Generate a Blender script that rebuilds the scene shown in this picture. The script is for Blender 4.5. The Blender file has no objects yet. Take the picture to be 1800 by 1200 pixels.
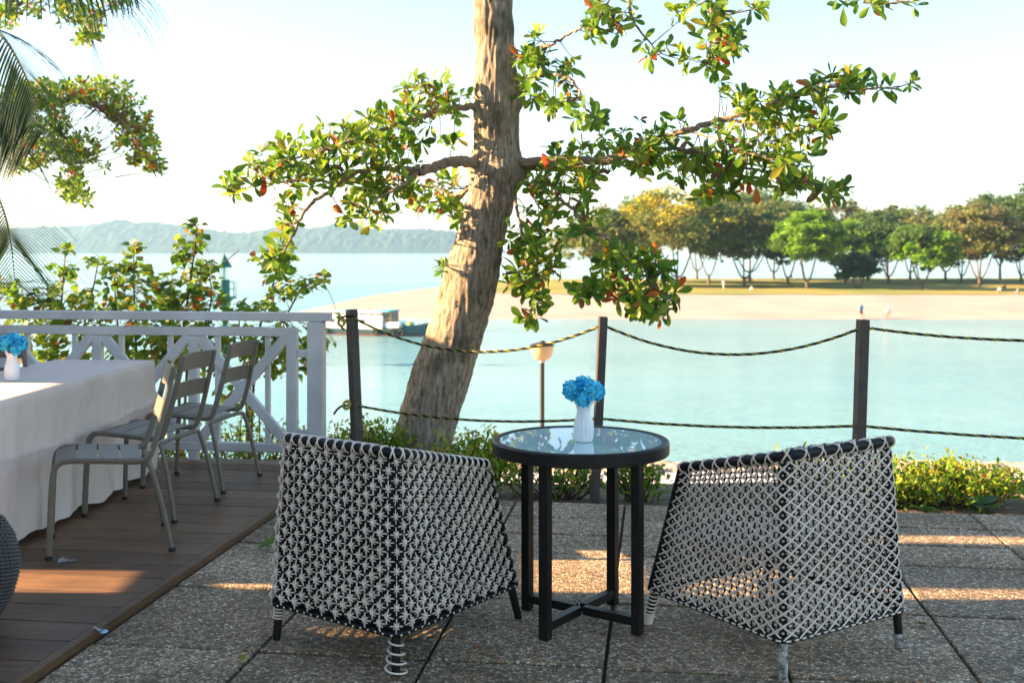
import bpy, math, random
import numpy as np
from mathutils import Vector, Matrix, noise as mnoise

# ------------------------------------------------------------------ camera, sky, sun, exposure
S = bpy.context.scene
C = S.collection
F, HZ, CH = 1950.0, 440.0, 1.47            # focal length in photo pixels, horizon row, eye height
cam_d = bpy.data.cameras.new('camera'); cam = bpy.data.objects.new('camera', cam_d); C.objects.link(cam)
cam.location = (0, 0, CH); cam.rotation_euler = (math.radians(90), 0, 0)
cam_d.sensor_width = 36; cam_d.lens = 36*F/1800; cam_d.shift_y = -(600-HZ)/1800
cam_d.clip_start = 0.05; cam_d.clip_end = 20000
cam_d.dof.use_dof = True; cam_d.dof.focus_distance = 4.5; cam_d.dof.aperture_fstop = 4.5
S.camera = cam
SUN_EL, SUN_DY = 20.0, -0.04               # sun stands to the left; light runs along (1, SUN_DY)
az = math.atan2(-1, -SUN_DY)               # compass angle of the sun from +Y, clockwise
w = bpy.data.worlds.new('World'); S.world = w; w.use_nodes = True
nt = w.node_tree; nt.nodes.clear()
sky = nt.nodes.new('ShaderNodeTexSky'); sky.sky_type = 'NISHITA'; sky.sun_disc = False
sky.sun_elevation = math.radians(SUN_EL); sky.sun_rotation = az
sky.air_density = 1.0; sky.dust_density = 0.7; sky.ozone_density = 1.0
bg = nt.nodes.new('ShaderNodeBackground'); bg.inputs[1].default_value = 0.058
wo = nt.nodes.new('ShaderNodeOutputWorld')
nt.links.new(sky.outputs[0], bg.inputs[0]); nt.links.new(bg.outputs[0], wo.inputs[0])
sd = bpy.data.lights.new('sun', 'SUN'); sd.energy = 5.0; sd.angle = math.radians(0.42); sd.color = (1.0, 0.66, 0.37)
so = bpy.data.objects.new('sun', sd); C.objects.link(so)
ld = Vector((1, SUN_DY, -math.tan(math.radians(SUN_EL)))).normalized()
so.rotation_euler = ld.to_track_quat('-Z', 'Y').to_euler(); so.location = (-20, 0, 20)
S.view_settings.view_transform = 'Standard'; S.view_settings.look = 'None'
S.view_settings.gamma = 1; S.view_settings.use_curve_mapping = False
S.view_settings.exposure = 2.7

def P(px, py, Y): return Vector(((px-900)/F*Y, Y, CH-(py-HZ)/F*Y))
def G(px, py, z=0.0): return P(px, py, (CH-z)*F/(py-HZ))

# ------------------------------------------------------------------ materials
MATS = {}
def mat(name, col, rough=0.6, spec=0.4, metal=0.0, var=0.0, vscale=8.0, col2=None, bump=0.0, bscale=40.0,
        stretch=(1, 1, 1), trans=0.0, coat=0.0, sss=0.0):
    if name in MATS: return MATS[name]
    m = bpy.data.materials.new(name); m.use_nodes = True; t = m.node_tree; N = t.nodes; L = t.links
    b = N['Principled BSDF']; b.inputs['Roughness'].default_value = rough
    b.inputs['Specular IOR Level'].default_value = spec; b.inputs['Metallic'].default_value = metal
    b.inputs['Base Color'].default_value = (*col, 1); b.inputs['Coat Weight'].default_value = coat
    geo = N.new('ShaderNodeNewGeometry'); mp = N.new('ShaderNodeMapping'); mp.inputs['Scale'].default_value = stretch
    L.new(geo.outputs['Position'], mp.inputs['Vector'])
    if col2 is not None or var:
        nz = N.new('ShaderNodeTexNoise'); nz.inputs['Scale'].default_value = vscale; nz.inputs['Detail'].default_value = 5
        L.new(mp.outputs[0], nz.inputs['Vector'])
        cr = N.new('ShaderNodeValToRGB'); c2 = col2 if col2 is not None else tuple(c*(1-var) for c in col)
        cr.color_ramp.elements[0].position = 0.32; cr.color_ramp.elements[1].position = 0.68
        cr.color_ramp.elements[0].color = (*c2, 1); cr.color_ramp.elements[1].color = (*col, 1)
        L.new(nz.outputs['Fac'], cr.inputs[0]); L.new(cr.outputs[0], b.inputs['Base Color'])
    if bump:
        n2 = N.new('ShaderNodeTexNoise'); n2.inputs['Scale'].default_value = bscale; n2.inputs['Detail'].default_value = 4
        L.new(mp.outputs[0], n2.inputs['Vector'])
        bp = N.new('ShaderNodeBump'); bp.inputs['Strength'].default_value = bump; bp.inputs['Distance'].default_value = 0.02
        L.new(n2.outputs['Fac'], bp.inputs['Height']); L.new(bp.outputs[0], b.inputs['Normal'])
    if trans:
        out = N['Material Output']; tr = N.new('ShaderNodeBsdfTranslucent'); mx = N.new('ShaderNodeMixShader')
        mx.inputs[0].default_value = trans
        if b.inputs['Base Color'].links:
            L.new(b.inputs['Base Color'].links[0].from_socket, tr.inputs[0])
        else: tr.inputs[0].default_value = (*col, 1)
        L.new(b.outputs[0], mx.inputs[1]); L.new(tr.outputs[0], mx.inputs[2]); L.new(mx.outputs[0], out.inputs['Surface'])
    MATS[name] = m
    return m

def leafmat(name, col, col2):
    return mat(name, col, rough=0.42, spec=0.35, col2=col2, vscale=9, trans=0.5)
M_leaf = [leafmat('leaf_green', (0.15, 0.28, 0.024), (0.09, 0.20, 0.02)),
          leafmat('leaf_light', (0.29, 0.40, 0.035), (0.20, 0.32, 0.03)),
          leafmat('leaf_dark', (0.065, 0.15, 0.022), (0.045, 0.11, 0.02)),
          leafmat('leaf_yellow', (0.42, 0.33, 0.03), (0.26, 0.26, 0.03)),
          leafmat('leaf_red', (0.55, 0.05, 0.02), (0.45, 0.10, 0.02)),
          leafmat('leaf_orange', (0.55, 0.17, 0.025), (0.42, 0.12, 0.03)),
          leafmat('leaf_brown', (0.20, 0.11, 0.05), (0.13, 0.09, 0.04))]
M_palm = leafmat('palm_leaflet', (0.035, 0.085, 0.035), (0.025, 0.06, 0.025))
M_rachis = mat('palm_rachis', (0.16, 0.17, 0.05), 0.5, var=0.3)
M_twig = mat('twig', (0.13, 0.085, 0.055), 0.8, var=0.4, vscale=30)
M_branch = mat('branch_bark', (0.33, 0.24, 0.16), 0.85, col2=(0.19, 0.14, 0.10), vscale=14, bump=0.6, bscale=60)
M_white = mat('white_paint', (0.64, 0.63, 0.62), 0.5, col2=(0.50, 0.49, 0.47), vscale=4, bump=0.12, bscale=25)
M_chair = mat('taupe_powder_coat', (0.185, 0.158, 0.120), 0.45, 0.3, var=0.12, vscale=20)
M_rubber = mat('black_rubber', (0.02, 0.02, 0.02), 0.7)
M_cloth = mat('tablecloth_cotton', (0.84, 0.70, 0.61), 0.85, 0.2, col2=(0.77, 0.63, 0.545), vscale=3, bump=0.25, bscale=9, trans=0.12)
M_black = mat('black_strand', (0.009, 0.009, 0.009), 0.5, 0.25, var=0.3, vscale=60)
M_strand = mat('white_strand', (0.88, 0.75, 0.62), 0.6, 0.25, col2=(0.68, 0.56, 0.45), vscale=9)
M_blackmetal = mat('black_metal', (0.009, 0.0085, 0.008), 0.4, 0.3, col2=(0.016, 0.014, 0.012), vscale=12)
M_peel = mat('peeling_paint', (0.62, 0.58, 0.54), 0.6, col2=(0.03, 0.03, 0.03), vscale=55)
M_post = mat('post_brown', (0.075, 0.06, 0.05), 0.5, 0.4, col2=(0.05, 0.042, 0.036), vscale=15, bump=0.2, bscale=60)
M_ropek = mat('rope_black', (0.015, 0.015, 0.014), 0.7, 0.2)
M_ropey = mat('rope_yellow', (0.42, 0.36, 0.05), 0.7, 0.2, var=0.35, vscale=40)
M_vase = mat('white_ceramic', (0.80, 0.83, 0.84), 0.22, 0.5)
M_blue = [mat('petal_blue', (0.06, 0.62, 0.95), 0.6, 0.2, var=0.25, vscale=60, trans=0.25),
          mat('petal_cyan', (0.15, 0.80, 0.95), 0.6, 0.2, var=0.2, vscale=60, trans=0.25),
          mat('petal_deep', (0.02, 0.46, 0.89), 0.6, 0.2, var=0.25, vscale=60, trans=0.25)]
M_stem = mat('flower_stem', (0.02, 0.10, 0.12), 0.6)
M_globe = mat('lamp_globe_glass', (0.80, 0.62, 0.36), 0.25, 0.5, col2=(0.72, 0.52, 0.28), vscale=5, trans=0.35)
M_darkgreen = mat('lamp_pole_paint', (0.03, 0.032, 0.028), 0.5)
M_soil = mat('soil', (0.20, 0.15, 0.11), 0.95, 0.1, col2=(0.11, 0.085, 0.06), vscale=5, bump=0.8, bscale=25)
M_wicker = mat('dark_wicker', (0.055, 0.05, 0.045), 0.5, 0.4, col2=(0.09, 0.08, 0.07), vscale=40)
M_cushion = mat('cream_cushion', (0.78, 0.72, 0.62), 0.85, 0.2, var=0.08)
M_conc = mat('promenade_concrete', (0.55, 0.53, 0.52), 0.9, 0.2, col2=(0.44, 0.43, 0.43), vscale=1.5)
M_rock = [mat('rock_tan', (0.46, 0.33, 0.23), 0.9, 0.2, col2=(0.34, 0.25, 0.19), vscale=4, bump=0.7, bscale=9),
          mat('rock_grey', (0.36, 0.32, 0.30), 0.9, 0.2, col2=(0.24, 0.22, 0.21), vscale=4, bump=0.7, bscale=9),
          mat('rock_pink', (0.50, 0.38, 0.32), 0.9, 0.2, col2=(0.40, 0.28, 0.22), vscale=4, bump=0.7, bscale=9)]
M_sand = mat('beach_sand', (0.38, 0.33, 0.295), 0.95, 0.1, col2=(0.33, 0.28, 0.25), vscale=0.16)
M_lawn = mat('dry_lawn', (0.34, 0.27, 0.09), 0.95, 0.1, col2=(0.13, 0.19, 0.05), vscale=0.05)
M_hill = mat('forest_hill', (0.035, 0.07, 0.045), 0.95, 0.1, col2=(0.02, 0.045, 0.03), vscale=0.03)
M_wall = mat('shade_wall_face', (0.62, 0.60, 0.56), 0.8, 0.2, var=0.1, vscale=2)  # face of the added wall that shades the terrace
M_coping = mat('shade_wall_coping', (0.18, 0.11, 0.08), 0.8, 0.2, var=0.3, vscale=3)  # coping on that added shade wall

def agg_material():
    m = bpy.data.materials.new('exposed_aggregate'); m.use_nodes = True; t = m.node_tree; N = t.nodes; L = t.links
    b = N['Principled BSDF']; b.inputs['Roughness'].default_value = 0.72; b.inputs['Specular IOR Level'].default_value = 0.35
    geo = N.new('ShaderNodeNewGeometry')
    nzw = N.new('ShaderNodeTexNoise'); nzw.inputs['Scale'].default_value = 60
    wm = N.new('ShaderNodeVectorMath'); wm.operation = 'MULTIPLY_ADD'; wm.inputs[1].default_value = (.008, .008, .008)
    L.new(geo.outputs['Position'], nzw.inputs['Vector']); L.new(nzw.outputs['Color'], wm.inputs[0]); L.new(geo.outputs['Position'], wm.inputs[2])
    v = N.new('ShaderNodeTexVoronoi'); v.inputs['Scale'].default_value = 74; L.new(wm.outputs[0], v.inputs['Vector'])
    ve = N.new('ShaderNodeTexVoronoi'); ve.feature = 'DISTANCE_TO_EDGE'; ve.inputs['Scale'].default_value = 74; L.new(wm.outputs[0], ve.inputs['Vector'])
    sep = N.new('ShaderNodeSeparateColor'); L.new(v.outputs['Color'], sep.inputs[0])
    cr = N.new('ShaderNodeValToRGB'); r = cr.color_ramp; r.interpolation = 'CONSTANT'
    cols = [(0.0, (.20, .13, .08)), (.14, (.54, .37, .22)), (.32, (.34, .25, .16)), (.48, (.68, .48, .29)), (.62, (.17, .12, .08)),
            (.72, (.80, .62, .43)), (.86, (.54, .29, .14)), (.94, (.90, .76, .58))]
    r.elements[0].position = 0; r.elements[0].color = (*cols[0][1], 1); r.elements[1].position = cols[1][0]; r.elements[1].color = (*cols[1][1], 1)
    for p_, c_ in cols[2:]:
        e = r.elements.new(p_); e.color = (*c_, 1)
    L.new(sep.outputs[0], cr.inputs[0])
    er = N.new('ShaderNodeValToRGB'); er.color_ramp.elements[0].position = 0.02; er.color_ramp.elements[1].position = 0.22
    L.new(ve.outputs['Distance'], er.inputs[0])
    mx = N.new('ShaderNodeMix'); mx.data_type = 'RGBA'; mx.inputs[6].default_value = (.20, .15, .095, 1)
    L.new(er.outputs[0], mx.inputs[0]); L.new(cr.outputs[0], mx.inputs[7])
    big = N.new('ShaderNodeTexNoise'); big.inputs['Scale'].default_value = 2.2; big.inputs['Detail'].default_value = 6; L.new(geo.outputs['Position'], big.inputs['Vector'])
    br = N.new('ShaderNodeValToRGB'); br.color_ramp.elements[0].position = .35; br.color_ramp.elements[0].color = (.64, .63, .58, 1); br.color_ramp.elements[1].position = .65
    L.new(big.outputs['Fac'], br.inputs[0])
    m2 = N.new('ShaderNodeMix'); m2.data_type = 'RGBA'; m2.blend_type = 'MULTIPLY'; m2.inputs[0].default_value = 1
    L.new(mx.outputs[2], m2.inputs[6]); L.new(br.outputs[0], m2.inputs[7])
    oi = N.new('ShaderNodeObjectInfo'); om = N.new('ShaderNodeMapRange'); om.inputs[3].default_value = .88; om.inputs[4].default_value = 1.3
    L.new(oi.outputs['Random'], om.inputs[0])
    m3 = N.new('ShaderNodeMix'); m3.data_type = 'RGBA'; m3.blend_type = 'MULTIPLY'; m3.inputs[0].default_value = 1
    L.new(m2.outputs[2], m3.inputs[6]); L.new(om.outputs[0], m3.inputs[7]); L.new(m3.outputs[2], b.inputs['Base Color'])
    bp = N.new('ShaderNodeBump'); bp.inputs['Strength'].default_value = 0.7; bp.inputs['Distance'].default_value = 0.005
    L.new(er.outputs[0], bp.inputs['Height']); L.new(bp.outputs[0], b.inputs['Normal'])
    return m
M_agg = agg_material()
M_joint = mat('joint_mortar', (0.06, 0.058, 0.045), 0.95, 0.1, col2=(0.045, 0.055, 0.03), vscale=6)
M_kerb = mat('slab_edge_mortar', (0.3, 0.27, 0.24), 0.9, 0.1, var=0.3, vscale=5)

def deck_material():
    m = bpy.data.materials.new('deck_wood'); m.use_nodes = True; t = m.node_tree; N = t.nodes; L = t.links
    b = N['Principled BSDF']; b.inputs['Roughness'].default_value = 0.5; b.inputs['Specular IOR Level'].default_value = 0.35
    geo = N.new('ShaderNodeNewGeometry'); mp = N.new('ShaderNodeMapping'); mp.inputs['Rotation'].default_value = (0, 0, math.radians(7.4)); mp.inputs['Scale'].default_value = (2.5, 60, 30)
    L.new(geo.outputs['Position'], mp.inputs[0])
    nz = N.new('ShaderNodeTexNoise'); nz.inputs['Scale'].default_value = 1.6; nz.inputs['Detail'].default_value = 6; L.new(mp.outputs[0], nz.inputs['Vector'])
    cr = N.new('ShaderNodeValToRGB'); cr.color_ramp.elements[0].position = .3; cr.color_ramp.elements[0].color = (.125, .070, .036, 1)
    cr.color_ramp.elements[1].position = .7; cr.color_ramp.elements[1].color = (.235, .128, .062, 1); L.new(nz.outputs['Fac'], cr.inputs[0])
    oi = N.new('ShaderNodeObjectInfo'); om = N.new('ShaderNodeMapRange'); om.inputs[3].default_value = .75; om.inputs[4].default_value = 1.2
    L.new(oi.outputs['Random'], om.inputs[0])
    st = N.new('ShaderNodeTexNoise'); st.inputs['Scale'].default_value = 3; st.inputs['Detail'].default_value = 5; L.new(geo.outputs['Position'], st.inputs['Vector'])
    sm = N.new('ShaderNodeMapRange'); sm.inputs[1].default_value = .3; sm.inputs[2].default_value = .7; sm.inputs[3].default_value = .7; sm.inputs[4].default_value = 1.1; L.new(st.outputs['Fac'], sm.inputs[0])
    mm = N.new('ShaderNodeMath'); mm.operation = 'MULTIPLY'; L.new(om.outputs[0], mm.inputs[0]); L.new(sm.outputs[0], mm.inputs[1])
    mx = N.new('ShaderNodeMix'); mx.data_type = 'RGBA'; mx.blend_type = 'MULTIPLY'; mx.inputs[0].default_value = 1
    L.new(cr.outputs[0], mx.inputs[6]); L.new(mm.outputs[0], mx.inputs[7]); L.new(mx.outputs[2], b.inputs['Base Color'])
    bp = N.new('ShaderNodeBump'); bp.inputs['Strength'].default_value = .25; bp.inputs['Distance'].default_value = .004
    L.new(nz.outputs['Fac'], bp.inputs['Height']); L.new(bp.outputs[0], b.inputs['Normal'])
    return m
M_deck = deck_material()

def water_material():
    m = bpy.data.materials.new('sea_water'); m.use_nodes = True; t = m.node_tree; N = t.nodes; L = t.links
    b = N['Principled BSDF']; b.inputs['Roughness'].default_value = 0.1; b.inputs['IOR'].default_value = 1.33
    geo = N.new('ShaderNodeNewGeometry')
    nz = N.new('ShaderNodeTexNoise'); nz.inputs['Scale'].default_value = .035; nz.inputs['Detail'].default_value = 4
    mp0 = N.new('ShaderNodeMapping'); mp0.inputs['Scale'].default_value = (.5, 1.6, 1); L.new(geo.outputs['Position'], mp0.inputs[0]); L.new(mp0.outputs[0], nz.inputs['Vector'])
    cr = N.new('ShaderNodeValToRGB'); cr.color_ramp.elements[0].position = .35; cr.color_ramp.elements[0].color = (.11, .315, .37, 1)
    cr.color_ramp.elements[1].position = .66; cr.color_ramp.elements[1].color = (.17, .37, .41, 1)
    L.new(nz.outputs['Fac'], cr.inputs[0]); L.new(cr.outputs[0], b.inputs['Base Color'])
    mp = N.new('ShaderNodeMapping'); mp.inputs['Scale'].default_value = (.55, 1.5, 1); L.new(geo.outputs['Position'], mp.inputs[0])
    n1 = N.new('ShaderNodeTexNoise'); n1.inputs['Scale'].default_value = .9; n1.inputs['Detail'].default_value = 6; n1.inputs['Roughness'].default_value = .66; L.new(mp.outputs[0], n1.inputs['Vector'])
    mpl = N.new('ShaderNodeMapping'); mpl.inputs['Scale'].default_value = (.25, 1.3, 1); L.new(geo.outputs['Position'], mpl.inputs[0])
    n2 = N.new('ShaderNodeTexNoise'); n2.inputs['Scale'].default_value = .07; n2.inputs['Detail'].default_value = 4; L.new(mpl.outputs[0], n2.inputs['Vector'])
    mr = N.new('ShaderNodeMapRange'); mr.inputs[1].default_value = .38; mr.inputs[2].default_value = .62; mr.inputs[3].default_value = .42; mr.inputs[4].default_value = .95; L.new(n2.outputs['Fac'], mr.inputs[0])
    bp = N.new('ShaderNodeBump'); bp.inputs['Distance'].default_value = .3; L.new(mr.outputs[0], bp.inputs['Strength'])
    L.new(n1.outputs['Fac'], bp.inputs['Height']); L.new(bp.outputs[0], b.inputs['Normal'])
    return m
M_water = water_material()

def bark_material():
    m = bpy.data.materials.new('rough_bark'); m.use_nodes = True; t = m.node_tree; N = t.nodes; L = t.links
    b = N['Principled BSDF']; b.inputs['Roughness'].default_value = 0.9; b.inputs['Specular IOR Level'].default_value = 0.15
    geo = N.new('ShaderNodeNewGeometry'); mp = N.new('ShaderNodeMapping'); mp.inputs['Scale'].default_value = (1, 1, .22); L.new(geo.outputs['Position'], mp.inputs[0])
    nz = N.new('ShaderNodeTexNoise'); nz.inputs['Scale'].default_value = 42; nz.inputs['Detail'].default_value = 8; nz.inputs['Roughness'].default_value = .7; L.new(mp.outputs[0], nz.inputs['Vector'])
    cr = N.new('ShaderNodeValToRGB'); cr.color_ramp.elements[0].position = .36; cr.color_ramp.elements[0].color = (.15, .115, .08, 1)
    cr.color_ramp.elements[1].position = .62; cr.color_ramp.elements[1].color = (.54, .435, .32, 1); L.new(nz.outputs['Fac'], cr.inputs[0])
    n2 = N.new('ShaderNodeTexNoise'); n2.inputs['Scale'].default_value = 3.2; n2.inputs['Detail'].default_value = 6; L.new(geo.outputs['Position'], n2.inputs['Vector'])
    c2 = N.new('ShaderNodeValToRGB'); c2.color_ramp.elements[0].position = .5; c2.color_ramp.elements[0].color = (0, 0, 0, 1); c2.color_ramp.elements[1].position = .62
    L.new(n2.outputs['Fac'], c2.inputs[0])
    mf = N.new('ShaderNodeMath'); mf.operation = 'MULTIPLY'; mf.inputs[1].default_value = .7; L.new(c2.outputs[0], mf.inputs[0])
    mx = N.new('ShaderNodeMix'); mx.data_type = 'RGBA'; mx.inputs[7].default_value = (.075, .07, .04, 1)
    L.new(mf.outputs[0], mx.inputs[0]); L.new(cr.outputs[0], mx.inputs[6]); L.new(mx.outputs[2], b.inputs['Base Color'])
    bp = N.new('ShaderNodeBump'); bp.inputs['Strength'].default_value = 1.0; bp.inputs['Distance'].default_value = .03
    L.new(nz.outputs['Fac'], bp.inputs['Height']); L.new(bp.outputs[0], b.inputs['Normal'])
    return m
M_bark = bark_material()

def glass_top_material():
    m = bpy.data.materials.new('tinted_glass_top'); m.use_nodes = True; b = m.node_tree.nodes['Principled BSDF']
    b.inputs['Base Color'].default_value = (.48, .66, .65, 1); b.inputs['Roughness'].default_value = .015; b.inputs['IOR'].default_value = 1.55
    b.inputs['Specular IOR Level'].default_value = .6
    return m
M_glass = glass_top_material()
M_window = mat('window_glass', (0.05, 0.07, 0.08), 0.08, 0.6)

# ------------------------------------------------------------------ mesh helpers
class MB:
    def __init__(s): s.v = []; s.f = []; s.m = []
    def add(s, vs, fs, mi=0):
        o = len(s.v); s.v.extend([tuple(x) for x in vs]); s.f.extend([tuple(i+o for i in f) for f in fs]); s.m.extend([mi]*len(fs)); return s
    def box(s, c, d, rot=None, mi=0, bev=0.0):
        hx, hy, hz = d[0]/2, d[1]/2, d[2]/2
        if bev <= 0:
            vs = [Vector((x*hx, y*hy, z*hz)) for x in (-1, 1) for y in (-1, 1) for z in (-1, 1)]
            fs = [(0, 1, 3, 2), (4, 6, 7, 5), (0, 4, 5, 1), (2, 3, 7, 6), (0, 2, 6, 4), (1, 5, 7, 3)]
        else:                                       # chamfered box: 24 vertices
            vs = []; idx = {}
            for x in (-1, 1):
                for y in (-1, 1):
                    for z in (-1, 1):
                        for a in range(3):
                            p = [x*(hx-bev), y*(hy-bev), z*(hz-bev)]; p[a] = (x, y, z)[a]*(hx, hy, hz)[a]
                            idx[(x, y, z, a)] = len(vs); vs.append(Vector(p))
            I = lambda x, y, z, a: idx[(x, y, z, a)]
            fs = []
            for q in (-1, 1):
                fs.append((I(q, -1, -1, 0), I(q, 1, -1, 0), I(q, 1, 1, 0), I(q, -1, 1, 0))[::q])
                fs.append((I(-1, q, -1, 1), I(1, q, -1, 1), I(1, q, 1, 1), I(-1, q, 1, 1))[::-q])
                fs.append((I(-1, -1, q, 2), I(1, -1, q, 2), I(1, 1, q, 2), I(-1, 1, q, 2))[::q])
            for p in (-1, 1):
                for q in (-1, 1):
                    fs.append((I(p, q, -1, 0), I(p, q, 1, 0), I(p, q, 1, 1), I(p, q, -1, 1)))
                    fs.append((I(p, -1, q, 0), I(p, 1, q, 0), I(p, 1, q, 2), I(p, -1, q, 2)))
                    fs.append((I(-1, p, q, 1), I(1, p, q, 1), I(1, p, q, 2), I(-1, p, q, 2)))
            for x in (-1, 1):
                for y in (-1, 1):
                    for z in (-1, 1): fs.append((I(x, y, z, 0), I(x, y, z, 1), I(x, y, z, 2)))
        c = Vector(c)
        vs = [(rot @ v if rot else v) + c for v in vs]
        return s.add(vs, fs, mi)
    def bar(s, a, b, wd, th, up=Vector((0, 0, 1)), mi=0, bev=0.0):
        a, b = Vector(a), Vector(b); d = (b-a); L = d.length; d.normalize()
        x = d.cross(up)
        if x.length < 1e-4: x = d.cross(Vector((0, 1, 0)))
        x.normalize(); z = x.cross(d)
        return s.box((a+b)/2, (wd, L, th), Matrix((x, d, z)).transposed(), mi, bev)
    def tube(s, pts, r, n=8, caps=True, mi=0, squash=None):
        pts = [Vector(p) for p in pts]; k = len(pts)
        rr = r if hasattr(r, '__len__') else [r]*k
        t0 = (pts[1]-pts[0]).normalized()
        u = t0.cross(Vector((0, 0, 1)))
        if u.length < 1e-3: u = t0.cross(Vector((1, 0, 0)))
        u.normalize(); vs = []; fs = []
        for i, p in enumerate(pts):
            t = (pts[min(i+1, k-1)]-pts[max(i-1, 0)])
            if t.length < 1e-9: t = t0
            t.normalize(); u = (u - t*u.dot(t)); u.normalize(); v = t.cross(u)
            for j in range(n):
                a = 2*math.pi*j/n
                vs.append(p + u*(math.cos(a)*rr[i]) + v*(math.sin(a)*rr[i]*(squash or 1)))
        for i in range(k-1):
            for j in range(n):
                a = i*n+j; b = i*n+(j+1) % n
                fs.append((a, b, b+n, a+n))
        if caps: fs.append(tuple(range(n))[::-1]); fs.append(tuple((k-1)*n+j for j in range(n)))
        return s.add(vs, fs, mi)
    def lathe(s, prof, n=32, c=(0, 0, 0), mi=0, mod=None, caps=True):
        vs = []; fs = []; c = Vector(c); k = len(prof)
        for i, (r, z) in enumerate(prof):
            for j in range(n):
                a = 2*math.pi*j/n; r2, z2 = (mod(r, z, a, i) if mod else (r, z))
                vs.append(c+Vector((r2*math.cos(a), r2*math.sin(a), z2)))
        for i in range(k-1):
            for j in range(n):
                a = i*n+j; b = i*n+(j+1) % n; fs.append((a, b, b+n, a+n))
        if caps: fs.append(tuple(range(n))[::-1]); fs.append(tuple((k-1)*n+j for j in range(n)))
        return s.add(vs, fs, mi)
    def mesh(s, name, mats, smooth=True):
        me = bpy.data.meshes.new(name); me.from_pydata(s.v, [], s.f)
        for m in (mats if isinstance(mats, (list, tuple)) else [mats]): me.materials.append(m)
        if any(s.m): me.polygons.foreach_set('material_index', s.m)
        if smooth:
            me.polygons.foreach_set('use_smooth', [True]*len(s.f))
            try: me.set_sharp_from_angle(angle=math.radians(38))
            except Exception: pass
        me.update(); return me
    def build(s, name, mats, parent=None, smooth=True):
        return link(name, s.mesh(name, mats, smooth), parent)

def link(name, me, parent=None, M=None):
    o = bpy.data.objects.new(name, me); C.objects.link(o)
    if parent: o.parent = parent
    if M is not None: o.matrix_basis = M
    return o
def tag(o, label=None, cat=None, group=None, kind=None):
    if label: o['label'] = label
    if cat: o['category'] = cat
    if group: o['group'] = group
    if kind: o['kind'] = kind
    return o
def thing(name, label, cat, loc=(0, 0, 0), rz=0.0, group=None):
    o = bpy.data.objects.new(name, None); C.objects.link(o); o.empty_display_size = .1
    o.location = loc; o.rotation_euler = (0, 0, rz)
    return tag(o, label, cat, group)
def npmesh(name, V, Fc, mats, mi=None, smooth=False):
    V = np.asarray(V, np.float32); Fc = np.asarray(Fc, np.int32); k = Fc.shape[1]
    me = bpy.data.meshes.new(name); me.vertices.add(len(V)); me.vertices.foreach_set('co', V.ravel())
    me.loops.add(Fc.size); me.loops.foreach_set('vertex_index', Fc.ravel())
    me.polygons.add(len(Fc)); me.polygons.foreach_set('loop_start', np.arange(len(Fc), dtype=np.int32)*k)
    for m in mats: me.materials.append(m)
    if mi is not None: me.polygons.foreach_set('material_index', np.asarray(mi, np.int32))
    if smooth: me.polygons.foreach_set('use_smooth', np.ones(len(Fc), bool))
    me.update(calc_edges=True); me.validate(); return me
def copy_tree(o, parent=None):
    c = o.copy(); C.objects.link(c); c.parent = parent
    for ch in list(o.children): copy_tree(ch, c)
    return c
def spline(pts, n):
    pts = [Vector(p) for p in pts]; out = []; k = len(pts)
    for i in range(n):
        t = i/(n-1)*(k-1); j = min(int(t), k-2); f = t-j
        p0, p1, p2, p3 = pts[max(j-1, 0)], pts[j], pts[j+1], pts[min(j+2, k-1)]
        out.append(.5*((2*p1)+(p2-p0)*f+(2*p0-5*p1+4*p2-p3)*f*f+(3*p1-p0-3*p2+p3)*f**3))
    return out
R = random.Random(7)
A_PAV = math.radians(7.4); CA, SA = math.cos(A_PAV), math.sin(A_PAV)
def UV(u, v, z=0.0): return Vector((u*CA+v*SA, -u*SA+v*CA, z))      # paving grid -> world
ROTP = -A_PAV

# ------------------------------------------------------------------ the setting
WZ = -5.9
def ground_z(x, y):
    if y < 6.3: b = -.09
    elif y < 8: b = -.09-.05*(y-6.3)
    elif y < 17: b = -.175-(y-8)*.292
    elif y < 21: b = -2.8
    else: b = -2.8-(y-21)*.19
    n = mnoise.noise((x*.8, y*.8, 0))*.05+mnoise.noise((x*3, y*3, 5))*.02
    return b+(n if y > 6.6 else 0)
xs = [-60, -40, -28, -20]+[-16+.5*i for i in range(65)]+[20, 26, 34, 44, 60]
ys = [-30, -10, 0, 5.5]+[6.2+.25*i for i in range(50)]+[19+.8*i for i in range(24)]+[42, 55]
V = [(x, y, ground_z(x, y)) for y in ys for x in xs]; nx = len(xs)
Fq = [(j*nx+i, j*nx+i+1, (j+1)*nx+i+1, (j+1)*nx+i) for j in range(len(ys)-1) for i in range(nx-1)]
tag(link('ground', npmesh('ground', V, Fq, [M_soil], smooth=True)), 'brown soil bank sloping from the terrace down to the shore', kind='structure')
me = MB(); me.add([(-9000, 25, WZ), (9000, 25, WZ), (9000, 12000, WZ), (-9000, 12000, WZ)], [(0, 1, 2, 3)])
tag(me.build('water', M_water, smooth=False), 'calm pale turquoise sea water reaching to the hills', kind='structure')
pm = MB(); pm.box((0, 19.0, -2.75), (90, 3.4, .16))
tag(pm.build('promenade', M_conc, smooth=False), 'pale concrete promenade at the foot of the bank', kind='structure')

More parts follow.
